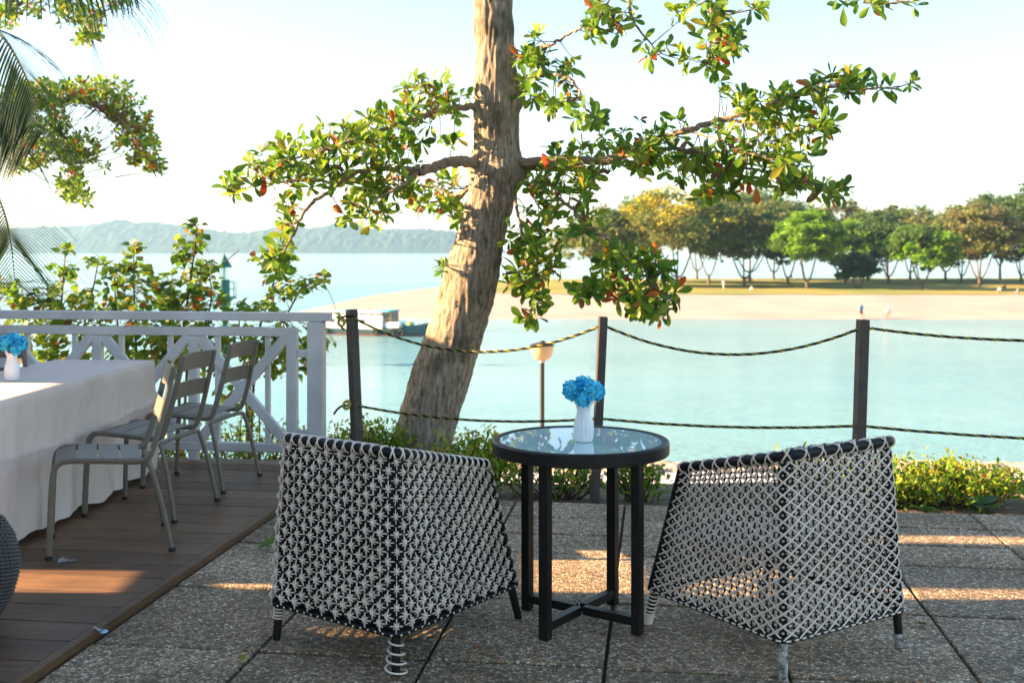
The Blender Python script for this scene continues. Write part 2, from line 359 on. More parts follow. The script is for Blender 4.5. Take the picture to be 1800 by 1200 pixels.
# sand spit and lawn on the far shore
near = [(-27, 128), (-22, 119), (-12, 115.5), (10, 114.5), (40, 114), (80, 113), (160, 112), (260, 112)]
far = [(-27, 130), (-22.5, 150), (-19, 175), (-12, 213), (4, 258), (60, 268), (160, 272), (260, 272)]
def interp(tab, x): return float(np.interp(x, [p[0] for p in tab], [p[1] for p in tab]))
def spit_z(x, y):
    a, b = interp(near, x), interp(far, x)
    d = min(y-a, b-y)
    return WZ-.25+min(1.62, max(0, d)*.055+.0)+mnoise.noise((x*.12, y*.12, 2))*.10*min(1, max(d, 0)*.1)
V = []; Fq = []; X = np.concatenate([np.linspace(-27, 80, 130), np.linspace(83, 260, 30)]); K = 60
for x in X:
    a, b = interp(near, x)-3, interp(far, x)+3
    for k in range(K):
        y = a+(b-a)*(k/(K-1))**1.6; V.append((x, y, spit_z(x, y)))
for i in range(len(X)-1):
    for k in range(K-1): Fq.append((i*K+k, (i+1)*K+k, (i+1)*K+k+1, i*K+k+1))
tag(link('sand_spit', npmesh('sand_spit', V, Fq, [M_sand], smooth=True)), 'pale sandy beach spit across the water', kind='structure')
V = []; Fq = []; K = 26; X = np.linspace(-3, 255, 180)
for x in X:
    a = 150+8*math.exp(-(x+3)/6)+mnoise.noise((x*.15, 3, 1))*2.5+mnoise.noise((x*.6, 3, 1))*.8; b = interp(far, x)-10
    for k in range(K):
        y = a+(b-a)*k/(K-1); V.append((x, y, spit_z(x, y)+.06))
for i in range(len(X)-1):
    for k in range(K-1): Fq.append((i*K+k, (i+1)*K+k, (i+1)*K+k+1, i*K+k+1))
tag(link('lawn', npmesh('lawn', V, Fq, [M_lawn], smooth=True)), 'dry tan and green lawn under the far trees', kind='structure')

# wooded hills far behind the water
HD = 3000.0
prof = [(-400, 405), (-100, 402), (0, 398), (60, 397), (95, 393), (130, 384), (165, 391), (190, 388), (240, 394), (300, 403), (350, 410),
        (395, 409), (430, 402), (470, 397), (500, 403), (555, 393), (600, 396), (640, 404), (700, 402), (750, 404), (800, 409), (850, 425), (880, 440), (900, 446)]
V = []; Fq = []; cols = np.linspace(-400, 900, 620); K = 26
for px in cols:
    top = interp(prof, px); H = max(0.5, CH-(top-HZ)/F*HD-WZ)
    for k in range(K):
        f = k/(K-1); y = HD+f*420; x = (px-900)/F*HD
        h = H*math.sin(min(1, f*1.25)*math.pi/2)**.8
        h += (mnoise.noise((x*.04, y*.04, 1))*8+mnoise.noise((x*.10, y*.10, 8))*7)*min(1, h/20)
        V.append((x, y, WZ-.3+max(0, h)+(4*min(1, H/15) if k > 0 else 0)))
for i in range(len(cols)-1):
    for k in range(K-1): Fq.append((i*K+k, (i+1)*K+k, (i+1)*K+k+1, i*K+k+1))
tag(link('hills', npmesh('hills', V, Fq, [M_hill], smooth=False)), 'low wooded hills fading into blue haze over the water', kind='structure')

# paving of exposed aggregate slabs
us = [-2.098+.0]+[-1.454+.6375*i for i in range(0, 13)]
vs_ = [-1.19, -.46, .27, 1.0, 1.73, 2.46, 3.19, 3.92, 4.65, 5.38, 5.745, 6.11, 6.475]
pav = MB(); pav.add([UV(-2.09, -1.3, -.018), UV(7, -1.3, -.018), UV(7, 6.46, -.018), UV(-2.09, 6.46, -.018),
                     UV(-2.09, -1.3, -.09), UV(7, -1.3, -.09), UV(7, 6.46, -.09), UV(-2.09, 6.46, -.09)],
                    [(0, 1, 2, 3), (0, 4, 5, 1), (1, 5, 6, 2), (2, 6, 7, 3), (3, 7, 4, 0)])
paving = tag(pav.build('paving', M_joint, smooth=False), 'terrace paving of exposed aggregate slabs with mossy joints', kind='structure')
slab_mesh = {}
def slab(u0, u1, v0, v1):
    key = (round(u1-u0, 3), round(v1-v0, 3))
    if key not in slab_mesh:
        slab_mesh[key] = MB().box((0, 0, 0), (key[0]-.013, key[1]-.022, .05), bev=.004).mesh('slab', M_agg, False)
    c = UV((u0+u1)/2, (v0+v1)/2, -.025+R.uniform(-.0025, .0025))
    link('slab', slab_mesh[key], paving, Matrix.Translation(c) @ Matrix.Rotation(ROTP+R.uniform(-.003, .003), 4, 'Z') @ Matrix.Rotation(R.uniform(-.003, .003), 4, 'X'))
for i in range(len(us)-1):
    for j in range(len(vs_)-1):
        if i == 0 and vs_[j] < -10: continue
        slab(us[i], us[i+1], vs_[j], vs_[j+1])

# timber deck
DZ = .03
dk = MB(); dk.add([UV(-9, -1.3, DZ-.035), UV(-2.12, -1.3, DZ-.035), UV(-2.12, 7.37, DZ-.035), UV(-9, 7.37, DZ-.035),
                   UV(-9, -1.3, -.3), UV(-2.12, -1.3, -.3), UV(-2.12, 7.37, -.3), UV(-9, 7.37, -.3)],
                  [(0, 1, 2, 3), (0, 4, 5, 1), (1, 5, 6, 2), (2, 6, 7, 3), (3, 7, 4, 0)])
deck = tag(dk.build('deck', M_rubber, smooth=False), 'brown timber deck with long boards beside the slabs', kind='structure')
BP = .196
plank_me = MB().box((0, 0, 0), (6.85, BP-.007, .025), bev=.003).mesh('plank', M_deck, False)
v = -1.25
while v < 7.2:
    link('plank', plank_me, deck, Matrix.Translation(UV(-2.145-6.85/2, v+BP/2, DZ-.0125+R.uniform(-.001, .001))) @ Matrix.Rotation(ROTP, 4, 'Z'))
    v += BP
tr = MB().box((0, 0, 0), (.036, 8.62, .055), bev=.006).mesh('edge_trim', M_deck, False)
link('edge_trim', tr, deck, Matrix.Translation(UV(-2.122, 3.05, DZ-.022)) @ Matrix.Rotation(ROTP, 4, 'Z'))

# added wall, out of view on the left; shades the terrace, openings place sun patches
def wall_with_holes(mb, x0, x1, ya, yb, za, zb, holes):
    ycut = sorted({ya, yb, *[h[0] for h in holes], *[h[1] for h in holes]}); zcut = sorted({za, zb, *[h[2] for h in holes], *[h[3] for h in holes]})
    for i in range(len(ycut)-1):
        for j in range(len(zcut)-1):
            yc, zc = (ycut[i]+ycut[i+1])/2, (zcut[j]+zcut[j+1])/2
            if any(h[0] < yc < h[1] and h[2] < zc < h[3] for h in holes): continue
            mb.box(((x0+x1)/2, yc, zc), (x1-x0, ycut[i+1]-ycut[i], zcut[j+1]-zcut[j]))
WX = -6.0; TE = math.tan(math.radians(SUN_EL))
def hole(xa, xb, ya, yb, z=0.0):                # opening whose sun patch covers xa..xb, ya..yb at height z
    xm = (xa+xb)/2; dy = -SUN_DY*(xm-WX)
    return (ya+dy, yb+dy, z+(xa-WX)*TE, z+(xb-WX)*TE)
pv = thing('added_shade_wall', 'tall white wall added out of view left of the deck to shade the terrace', 'wall', (WX, 0, 0))
hs = [hole(-3.6, -1.62, 4.70, 5.03, DZ), hole(-1.36, -.98, 4.845, 4.90), hole(0.02, .62, 4.78, 5.45), hole(-.85, -.2, 4.22, 4.36),
      hole(.7, 1.15, 4.72, 5.0), hole(1.5, 3.2, 4.66, 4.80), hole(1.75, 3.0, 5.56, 5.70), hole(-3.1, -2.35, 5.28, 5.95, .755), hole(1.0, 1.32, 4.98, 5.3)]
mb = MB(); wall_with_holes(mb, -.06, .06, -6, 7.95, -.2, 4.4, hs+[(6.9, 8.5, 2.8, 6)]); mb.build('wall', M_wall, pv, False)
MB().box((0, .45, 4.44), (.24, 12.9, .08), bev=.01).build('coping', M_coping, pv, False)
MB().box((0, 7.45, 2.84), (.24, 1.09, .08), bev=.01).build('coping', M_coping, pv, False)

# ------------------------------------------------------------------ white railing
RY0 = 7.48
rl = thing('white_railing', 'white timber railing with crossed braces behind the long table', 'railing', UV(-2.245, 7.28, DZ), ROTP)
RH = 1.02
def rb(name, a, b, wd, th, up=Vector((0, 1, 0))):
    return MB().bar(a, b, wd, th, up, bev=.004).build(name, M_white, rl, False)
rb('top_rail', (-3.76, 0, RH-.03), (.065, 0, RH-.03), .058, .085, Vector((0, 1, 0)))
rb('end_post', (-.035, 0, 0), (-.035, 0, RH-.062), .108, .09)
rb('upper_rail', (-3.74, .0, RH-.135), (-.168, .0, RH-.135), .058, .055)
rb('lower_rail', (-3.74, .0, .10), (-.168, .0, .10), .058, .055)
rb('panel_post', (-.205, 0, .0), (-.205, 0, RH-.107), .072, .056)
rb('spacer', (-.168, 0, .20), (-.09, 0, .20), .05, .04); rb('spacer', (-.168, 0, .74), (-.09, 0, .74), .05, .04)
rb('spacer', (-.168, 0, .08), (-.09, 0, .08), .05, .04)
PW = .70; z0, z1 = .131, RH-.166
for k in range(9):
    xr = -.205-PW*k-(.038 if k == 0 else .034); xl = -.205-PW*(k+1)+.034
    if xl < -3.75: break
    rb('panel_post', (-.205-PW*(k+1), .002, 0), (-.205-PW*(k+1), .002, RH-.165), .066, .052)
    rb('brace', (xl, .003, z1), (xr, .003, z0), .066, .042); rb('brace', (xl, -.004, z0), (xr, -.004, z1), .066, .046)
    xm = (xl+xr)/2; q = .178; zq = (z1-z0)*q/((xr-xl)/2); zm = (z0+z1)/2
    rb('inner_bar', (xm-q, .001, zm+zq), (xm+q, .001, zm+zq), .034, .034); rb('inner_bar', (xm-q, .001, zm-zq), (xm+q, .001, zm-zq), .034, .034)
    rb('inner_bar', (xm-q, .006, zm-zq+.018), (xm-q, .006, zm+zq-.018), .034, .034); rb('inner_bar', (xm+q, .006, zm-zq+.018), (xm+q, .006, zm+zq-.018), .034, .034)

# ------------------------------------------------------------------ long table with cloth
TZ = .755
A_, B_ = Vector((-2.43, 5.2, 0)), Vector((-2.31, 7.2, 0))      # right-hand edge of the table top
dv = (B_-A_).normalized(); du = Vector((-dv.y, dv.x, 0)); TL = (B_-A_).length; TW = .66
tb = thing('dining_table', 'long dining table hidden under a white cloth', 'table', A_+du*TW/2+Vector((0, 0, DZ)), math.atan2(dv.y, dv.x))
MB().box((TL/2, 0, TZ-DZ-.035), (TL-.02, TW-.02, .04), bev=.004).build('table_top', M_chair, tb)
for x in (.08, TL-.08):
    for y in (-TW/2+.07, TW/2-.07): MB().box((x, y, (TZ-DZ-.055)/2), (.05, .05, TZ-DZ-.055), bev=.004).build('leg', M_chair, tb)
def cloth():
    n = 150; m = 52; V = []; Fq = []
    # perimeter loop (rounded rectangle) with flaring folds below the edge, and a slightly sagging top
    per = []; r = .035
    L2, W2 = TL/2, TW/2
    segs = [(-L2+r, -W2, L2-r, -W2), (L2, -W2+r, L2, W2-r), (L2-r, W2, -L2+r, W2), (-L2, W2-r, -L2, -W2+r)]
    cnt = [110, 36, 110, 36]
    for (xa, ya, xb, yb), c in zip(segs, cnt):
        for i in range(c): f = i/(c-1); per.append((xa+(xb-xa)*f, ya+(yb-ya)*f))
    n = len(per); H = TZ-DZ-.035
    for k in range(m):
        f = k/(m-1)
        for i, (x, y) in enumerate(per):
            s = i/n*40
            fold = (mnoise.noise((s*.55, f*1.2, 3))*.05+mnoise.noise((s*1.5, f*2, 9))*.018)*(.15+f**.8)
            fold += mnoise.noise((s*2.2+f*3, f*7, 5))*.007*min(1, f*6)+.007*math.exp(-((f-.40-.03*math.sin(s*.3))/.018)**2)+.005*math.exp(-((s % 5.3-2.6)/.06)**2)
            ax, ay = x/L2, y/W2; nrm = Vector((ax if abs(ax) > .97 else 0, ay if abs(ay) > .97 else 0, 0))
            if nrm.length: nrm.normalize()
            out = .006+.028*f+fold
            zz = -f*H+(0 if k else 0)+(mnoise.noise((s*.7, 0, 4))*.018 if k == m-1 else 0)
            if k == 0: out, zz = -.004, .004
            elif k == 1: out, zz = .006, -.006
            V.append((x+nrm.x*out+TL/2, y+nrm.y*out, TZ-DZ+zz))
    for k in range(m-1):
        for i in range(n): j = (i+1) % n; Fq.append((k*n+i, k*n+j, (k+1)*n+j, (k+1)*n+i)[::-1])
    # top sheet as grid
    o = len(V); gx, gy = 60, 22
    for a in range(gx):
        for b in range(gy):
            x = -L2+TL*a/(gx-1); y = -W2+TW*b/(gy-1)
            e = min(1, min(L2-abs(x), W2-abs(y))/.05)
            zz = .004+e*(mnoise.noise((x*3.1, y*2, 1))*.004+mnoise.noise((x*9, y*2.2, 6))*.0025+.003*math.exp(-(y/.012)**2)+.003*math.exp(-((x-.2)/.012)**2))
            V.append((x*.999+TL/2, y*.999, TZ-DZ+zz))
    for a in range(gx-1):
        for b in range(gy-1): Fq.append((o+a*gy+b, o+(a+1)*gy+b, o+(a+1)*gy+b+1, o+a*gy+b+1))
    return npmesh('tablecloth', V, Fq, [M_cloth], smooth=True)
tc = link('tablecloth', cloth()); tc.location = tb.location; tc.rotation_euler = tb.rotation_euler
tag(tc, 'creased white cloth draped over the long dining table', 'tablecloth')

# ------------------------------------------------------------------ metal slat chairs
def make_metal_chair(label, group):
    t = thing('slat_chair', label, 'chair', group=group)
    for s in (-1, 1):
        x = .205*s
        path = spline([(x*1.04, .262, 0), (x*1.02, .255, .2), (x, .245, .38), (x, .225, .436), (x, .17, .452), (x, .0, .440), (x, -.13, .430), (x, -.178, .442), (x, -.205, .50), (x*.97, -.245, .64), (x*.93, -.30, .872)], 44)
        MB().tube(path, .0125, 8, squash=1.25).build('side_frame', M_chair, t)
        MB().tube([(x*1.04, .262, -.001), (x*1.04, .262, .018)], .0165, 10).build('foot_cap', M_rubber, t)
        MB().tube([(.262*s, -.285, -.001), (.262*s, -.285, .018)], .0165, 10).build('foot_cap', M_rubber, t)
    pth = spline([(-.262, -.285, 0), (-.245, -.245, .2), (-.232, -.20, .37), (-.20, -.182, .408), (0, -.178, .412), (.20, -.182, .408), (.232, -.20, .37), (.245, -.245, .2), (.262, -.285, 0)], 50)
    MB().tube(pth, .0125, 8).build('rear_leg_frame', M_chair, t)
    def slat(y0, z0, y1, z1, sag, name, w=.405, th=.006, nx=9, bow=0.0):
        mb = MB(); V = []; Fq = []
        a = Vector((0, y0, z0)); b = Vector((0, y1, z1)); d = (b-a).normalized(); nn = Vector((1, 0, 0)).cross(d)
        for q in (0, 1):
            for i in range(nx):
                f = i/(nx-1)*2-1
                for p in (a, b):
                    V.append(Vector((f*w/2, 0, 0))+p+nn*((1-f*f)*sag)+nn*(th*(q-.5)))
        for q in (0, 1):
            for i in range(nx-1):
                o = q*nx*2+i*2; fc = (o, o+1, o+3, o+2); Fq.append(fc if q else fc[::-1])
        for i in range(nx-1):
            for e in (0, 1): o = i*2+e; p2 = nx*2+o; Fq.append((o, o+2, p2+2, p2))
        for i in (0, nx-1): o = i*2; Fq.append((o, o+1, nx*2+o+1, nx*2+o))
        mb.add(V, Fq); return mb.build(name, M_chair, t)
    for (y0, z0, y1, z1) in ((.235, .440, .145, .462), (.137, .461, .05, .456), (.042, .455, -.05, .448), (-.058, .447, -.148, .441)):
        slat(y0, z0, y1, z1, -.006, 'seat_slat')
    slat(-.236, .628, -.259, .718, -.022, 'back_slat', .42); slat(-.279, .78, -.302, .875, -.024, 'back_slat', .415)
    return t
ch = make_metal_chair('taupe metal slat chair at the near end of the long table', 'metal chairs at the long table')
def place(o, x, y, back):                                     # back = direction the backrest points to
    o.location = (x, y, DZ); o.rotation_euler = (0, 0, math.atan2(-back[1], -back[0])-math.pi/2); return o
place(ch, -1.99, 5.46, (.93, .36))
c2 = copy_tree(ch); c2['label'] = 'middle taupe metal chair drawn up to the long table'; place(c2, -2.02, 6.17, (.98, -.17))
c3 = copy_tree(ch); c3['label'] = 'taupe metal slat chair next to the white railing'; place(c3, -1.94, 6.88, (.98, -.19))
c4 = copy_tree(ch); c4['label'] = 'taupe metal chair behind the table vase, turned to the railing'; place(c4, -3.20, 7.02, (.12, -.99))

# ------------------------------------------------------------------ woven armchairs
def smooth_path(key, n, win):
    key = [Vector(k) for k in key]; L = [0]
    for a, b in zip(key, key[1:]): L.append(L[-1]+(b-a).length)
    pts = []
    for i in range(n):
        s = L[-1]*i/(n-1); j = max(k for k in range(len(key)-1) if L[k] <= s+1e-9); f = (s-L[j])/(L[j+1]-L[j]); pts.append(key[j].lerp(key[j+1], f))
    out = []
    for i in range(n):
        k = min(win, i, n-1-i); out.append(sum((pts[q] for q in range(i-k, i+k+1)), Vector())/(2*k+1))
    return out
def surf_fn(bot, top, nrm_sign=1):
    n = len(bot)
    def Pf(s, t):                                   # s,t in 0..1
        x = min(max(s, 0), 1)*(n-1); i = min(int(x), n-2); f = x-i
        q = bot[i].lerp(bot[i+1], f).lerp(top[i].lerp(top[i+1], f), t)
        return q+Vector((mnoise.noise(q*11), mnoise.noise(q*11+Vector((9, 0, 0))), mnoise.noise(q*13+Vector((0, 9, 0)))))*.0045*min(1, 12*t*(1-t))
    def Nf(s, t):
        e = .004; a = Pf(min(s+e, 1), t)-Pf(max(s-e, 0), t); b = Pf(s, min(t+e, 1))-Pf(s, max(t-e, 0))
        return a.cross(b).normalized()*nrm_sign
    return Pf, Nf
def strand(Pf, Nf, line, rad, mt, parent, off=0.0, n=None, sides=4, wav=None, name='strand'):
    # line: list of (s,t) ends; sampled; weaves in and out by off*cos
    (s0, t0), (s1, t1) = line; n = n or 24; pts = []
    for i in range(n):
        f = i/(n-1); s = s0+(s1-s0)*f; t = t0+(t1-t0)*f
        o = off
        if wav: ds, o2 = wav(s, t); s += ds; o += o2
        pts.append(Pf(s, t)+Nf(s, t)*o)
    return MB().tube(pts, rad, sides).build(name, mt, parent)
def clip_diag(k, sgn, NA, NB):
    # a - sgn*b = k inside 0..NA, 0..NB -> endpoints in (a,b)
    pts = []
    for b in (0, NB):
        a = k+sgn*b
        if 0 <= a <= NA: pts.append((a, b))
    for a in (0, NA):
        b = (a-k)*sgn
        if 0 < b < NB: pts.append((a, b))
    return pts if len(pts) == 2 else None
def star_mesh():
    mb = MB()
    def arm(ang, L, wd, z):
        d = Vector((math.cos(ang), math.sin(ang), 0)); n = Vector((-d.y, d.x, 0)); k = 7; V = []; Fq = []
        for i in range(k):
            f = i/(k-1)*2-1; c = d*(f*L/2); hh = z*(1-f*f)+.02; ww = wd*(1 if abs(f) < .9 else .55)
            V += [c-n*ww/2+Vector((0, 0, hh-.02)), c-n*ww*.3+Vector((0, 0, hh+.05)), c+n*ww*.3+Vector((0, 0, hh+.05)), c+n*ww/2+Vector((0, 0, hh-.02))]
        for i in range(k-1):
            for q in range(3): o = i*4+q; Fq.append((o, o+4, o+5, o+1))
        Fq.append((0, 1, 2, 3)); Fq.append(tuple((k-1)*4+q for q in (3, 2, 1, 0))); mb.add(V, Fq)
    arm(0, .88, .082, .06); arm(math.pi/2, .90, .088, .10); arm(math.pi/4, .54, .095, .15); arm(-math.pi/4, .54, .095, .20)
    return mb.mesh('woven_star', M_strand)
def woven_chair(label, fx, fy, ox, oy, Wb, Db, dense):
    t = thing('woven_armchair', label, 'armchair', (ox, oy, 0), math.atan2(fy, fx)-math.pi/2)
    zb, n = .142, 240; Wt, D0, D1 = Wb-.055, .025, Db-.15
    bot = smooth_path([(-Wb/2, Db, zb), (-Wb/2, 0, zb), (Wb/2, 0, zb), (Wb/2, Db, zb)], n, 4)
    zf, zk = .64, .765
    top = smooth_path([(-Wt/2, D1, zf), (-Wt/2, D0, zk), (Wt/2, D0, zk), (Wt/2, D1, zf)], n, 9)
    # same arc fractions top and bottom: resample so that corners meet corners
    Lb = Db*2+Wb; fb = Db/Lb; La = D1-D0; Lt = La*2+Wt
    def warp(x):
        f0 = La/Lt
        if x < fb: return x/fb*f0
        if x > 1-fb: return 1-(1-x)/fb*f0
        return f0+(x-fb)/(1-2*fb)*(1-2*f0)
    top2 = []
    for i in range(n):
        y = warp(i/(n-1))*(n-1); j = min(int(y), n-2); top2.append(top[j].lerp(top[j+1], y-j))
    top = top2
    Pf, Nf = surf_fn(bot, top, 1)
    if Nf(.5, .5).y > 0: Pf, Nf = surf_fn(bot, top, -1)
    NB = 20 if dense else 28; na_ = int(round(Db/.0358/2))*2; nb_ = int(round(Wb/.0358/2))*2; NA = na_*2+nb_
    def SA_(a):                                       # lattice column -> arc fraction, corners on whole columns
        if a <= na_: return a/na_*fb
        if a <= na_+nb_: return fb+(a-na_)/nb_*(1-2*fb)
        return 1-fb+(a-na_-nb_)/na_*fb
    # frame: corner posts/legs, rim, bottom rail, seat rails
    for q, i in enumerate((0, int(fb*(n-1)), int((1-fb)*(n-1)), n-1)):
        b_, t_ = Pf(i/(n-1), 0), Pf(i/(n-1), 1)
        d = (b_-t_).normalized(); foot = b_+d*(b_.z/-d.z)
        inn = (Vector((0, Db*.45, 0))-Vector((b_.x, b_.y, 0))).normalized()*.020
        MB().tube([t_+inn-Vector((0, 0, .02)), b_+inn, b_+inn+d*.01], .0155, 10).build('corner_post', M_black, t)
        near_leg = (q == 1 or q == 2)
        lm = M_blackmetal
        lg = MB().tube([b_+inn, foot+inn*1.0+Vector((0, 0, .002))], [.0165, .0150], 12)
        if not dense and q == 1: lm = M_peel
        leg = lg.build('leg', lm, t)
        axis = [b_.lerp(foot, f)+inn for f in np.linspace(.0, 1, 80)]
        def coil(f0, f1, turns, r0, r1, nm='leg_wrapping', rad=.0035):
            pts = []; N_ = int(turns*14)+2
            for k in range(N_):
                f = k/(N_-1); c = b_.lerp(foot, f0+(f1-f0)*f)+inn; a = 2*math.pi*turns*f; r = r0+(r1-r0)*f
                pts.append(c+Vector((math.cos(a)*r, math.sin(a)*r, 0)))
            MB().tube(pts, rad, 5).build(nm, M_strand, leg)
        if dense and q == 2: coil(.05, .97, 4.3, .022, .040)
        if dense and q == 1: coil(.02, .42, 5, .0185, .0185)
        if not dense and q == 0: coil(.0, .66, 6, .0185, .018); coil(.68, .99, 8, .0185, .0175, rad=.0042)
        if not dense and q in (2, 3):
            MB().tube([b_.lerp(foot, .62)+inn, b_.lerp(foot, .97)+inn], .0167, 12).build('peeling_tip', M_peel, leg)
    rim = [Pf(i/(n-1), 1) for i in range(0, n, 2)]+[Pf(1, 1)]
    ro = MB().tube(rim, .0185, 10).build('top_rim', M_black, t)
    lo = [Pf(i/(n-1), 0)-Nf(i/(n-1), 0)*.002 for i in range(0, n, 2)]+[Pf(1, 0)]
    MB().tube(lo, .0115, 8).build('bottom_rail', M_black, t)
    fl, fr = Pf(0, 0), Pf(1, 0); MB().tube([fl, fr], .0115, 8).build('bottom_rail', M_black, t)
    ts = (.37-zb)/(zf-zb); sl, sr = Pf(0, ts), Pf(1, ts); MB().tube([sl, sr], .014, 8).build('seat_rail', M_black, t)
    MB().tube([Pf(0, 1), Pf(0, 0)], .013, 8).build('front_edge', M_black, t); MB().tube([Pf(1, 1), Pf(1, 0)], .013, 8).build('front_edge', M_black, t)
    rs = MB(); 
    def panel(Pf, Nf, NA, NB, main):
        W = lambda a, b: (a, b/NB)
        if main:
            P0, N0 = Pf, Nf; Pf = lambda a, t_: P0(SA_(a), t_); Nf = lambda a, t_: N0(SA_(a), t_)
        else:
            P0, N0 = Pf, Nf; Pf = lambda a, t_: P0(a/NA, t_); Nf = lambda a, t_: N0(a/NA, t_)
        dm = M_black if dense else M_strand; dr = .0040 if dense else .0036
        for sgn in (1, -1):
            k0, k1 = (-NB, NA) if sgn == 1 else (0, NA+NB)
            for k in range(k0, k1+1):
                if k % 2: continue
                e = clip_diag(k, sgn, NA, NB)
                if e: strand(Pf, Nf, (W(*e[0]), W(*e[1])), dr, dm, t, (.003*sgn if dense else .0052+.0016*sgn), 30 if main else 14)
        if not dense:
            for b in range(1, NB): strand(Pf, Nf, (W(0, b), W(NA, b)), .0036, M_strand, t, -.0030, 170 if main else 30)
            for a in range(NA):
                def wv(s, t_, a=a):
                    ph = math.cos(math.pi*(t_*NB+a)); return (ph*.16, 0)
                strand(Pf, Nf, (W(a+.5, 0), W(a+.5, NB)), .0044, M_black, t, .0002, NB*4+1 if main else 20, wav=wv)
        else:
            nb = NB*2
            for b in range(1, nb): strand(Pf, Nf, (W(0, b/2), W(NA, b/2)), .0056, M_black, t, -.005, 130 if main else 30)
    panel(Pf, Nf, NA, NB, True)
    # front apron and seat (plain weave, seen through the sides)
    ap_b = [fl.lerp(fr, f) for f in np.linspace(0, 1, 20)]; ap_t = [sl.lerp(sr, f) for f in np.linspace(0, 1, 20)]
    P2, N2 = surf_fn(ap_b, ap_t, 1); panel(P2, N2, 16, 8 if dense else 10, False)
    bk_l, bk_r = Pf(fb, ts)+Vector((.01, .02, 0)), Pf(1-fb, ts)+Vector((-.01, .02, 0))
    P3, N3 = surf_fn([bk_l.lerp(bk_r, f) for f in np.linspace(0, 1, 20)], ap_t, 1); panel(P3, N3, 16, 20 if dense else 26, False)
    if dense:
        sm = star_mesh(); cand = []; rw_ = random.Random(3)
        for a in range(0, NA+1):
            for b in range(0, NB):
                if (a+b) % 2 == 0 or b == 0: continue
                cand.append((a, b))
        items = []
        for a, b in cand:
            s, tt = SA_(a), b/NB; c = Pf(s, tt); nn = Nf(s, tt)
            du = Pf(SA_(min(NA, a+1)), tt)-Pf(SA_(max(0, a-1)), tt); dvv = Pf(s, min(1, tt+1/NB))-Pf(s, max(0, tt-1/NB))
            yv = dvv.normalized(); xv = yv.cross(nn).normalized(); zv = xv.cross(yv)
            if xv.dot(du) < 0: xv = -xv; yv = yv; zv = xv.cross(yv)
            if zv.dot(nn) < 0: zv = -zv
            M = Matrix((( xv.x*du.length, yv.x*dvv.length, nn.x*.05, c.x+nn.x*.006), (xv.y*du.length, yv.y*dvv.length, nn.y*.05, c.y+nn.y*.006), (xv.z*du.length, yv.z*dvv.length, nn.z*.05, c.z+nn.z*.006), (0, 0, 0, 1)))
            items.append((s, M @ Matrix.Rotation(rw_.gauss(0, .07), 4, 'Z') @ Matrix.Diagonal((rw_.uniform(.92, 1.06), rw_.uniform(.92, 1.06), 1, 1))))
        t_w = t.matrix_basis
        items.sort(key=lambda it: (t_w @ it[1].translation).y - (0 if fb*.3 < it[0] else 0) + (2 if it[0] < fb*.75 else 0))
        for s, M in items[:300]: link('woven_star', sm, t, M)
        mb = MB(); co = [v_.co.copy() for v_ in sm.vertices]; fs = [tuple(p_.vertices) for p_ in sm.polygons]
        for s, M in items[300:]: mb.add([M @ c for c in co], fs)
        tag(mb.build('woven_stars', M_strand, t), kind='stuff')
    # lacing over the rim and along the bottom rail
    K = int(NA*1.5) if dense else int(NA*.8)
    pts = []
    for i in range(K*12+1):
        f = i/(K*12); s = f; a = 2*math.pi*K/2*f
        c = Pf(s, 1); nn = Nf(s, 1); up = Vector((0, 0, 1)); r = .0205
        pts.append(c+nn*(math.cos(a)*r)+up*(math.sin(a)*r))
    MB().tube(pts, .0032, 4).build('rim_lacing', M_strand, ro)
    pts = []
    for i in range(K*12+1):
        f = i/(K*12); a = -2*math.pi*K/2*f+1
        pts.append(Pf(f, 1)+Nf(f, 1)*(math.cos(a)*.0205)+Vector((0, 0, 1))*(math.sin(a)*.0205))
    MB().tube(pts, .0032, 4).build('rim_lacing', M_strand, ro)
    st = MB()
    for a in range(NA):
        s0, s1 = SA_(a+.25), SA_(a+.75)
        if dense: s0, s1 = SA_(a+.42), SA_(a+.58)
        st.tube([Pf(s0, 0)+Nf(s0, 0)*.0105, Pf((s0+s1)/2, 0)+Nf(s0, 0)*.012, Pf(s1, 0)+Nf(s1, 0)*.0105], .0034, 5)
    tag(st.build('rail_stitches', M_strand, t), kind='stuff')
    return t
# left chair: near back corner, left back corner and facing direction read from the feet on the paving
def chair_from_feet(nearf, otherf, frontf, near_is_right):
    n_, o_, f_ = Vector(nearf), Vector(otherf), Vector(frontf); fw = (f_-n_); mid = (n_+o_)/2; wv = (o_-n_)
    fw = (fw.normalized()+Vector((wv.y, -wv.x)).normalized()*(1 if Vector((wv.y, -wv.x)).dot(fw) > 0 else -1)).normalized()
    return fw, mid, wv.length
fw, mid, wl = chair_from_feet(G(690, 1193).xy, G(482, 1122).xy, G(890, 1086).xy, True)
woven_chair('dense black and white star patterned woven armchair with a coil round one leg', fw.x, fw.y, mid.x, mid.y, .63, .715, True)
fw, mid, wl = chair_from_feet(G(1383, 1203).xy, G(1587, 1136).xy, G(1158, 1098).xy, False)
woven_chair('open lattice woven armchair in white and black strands with peeling legs', fw.x, fw.y, mid.x, mid.y, .64, .70, False)

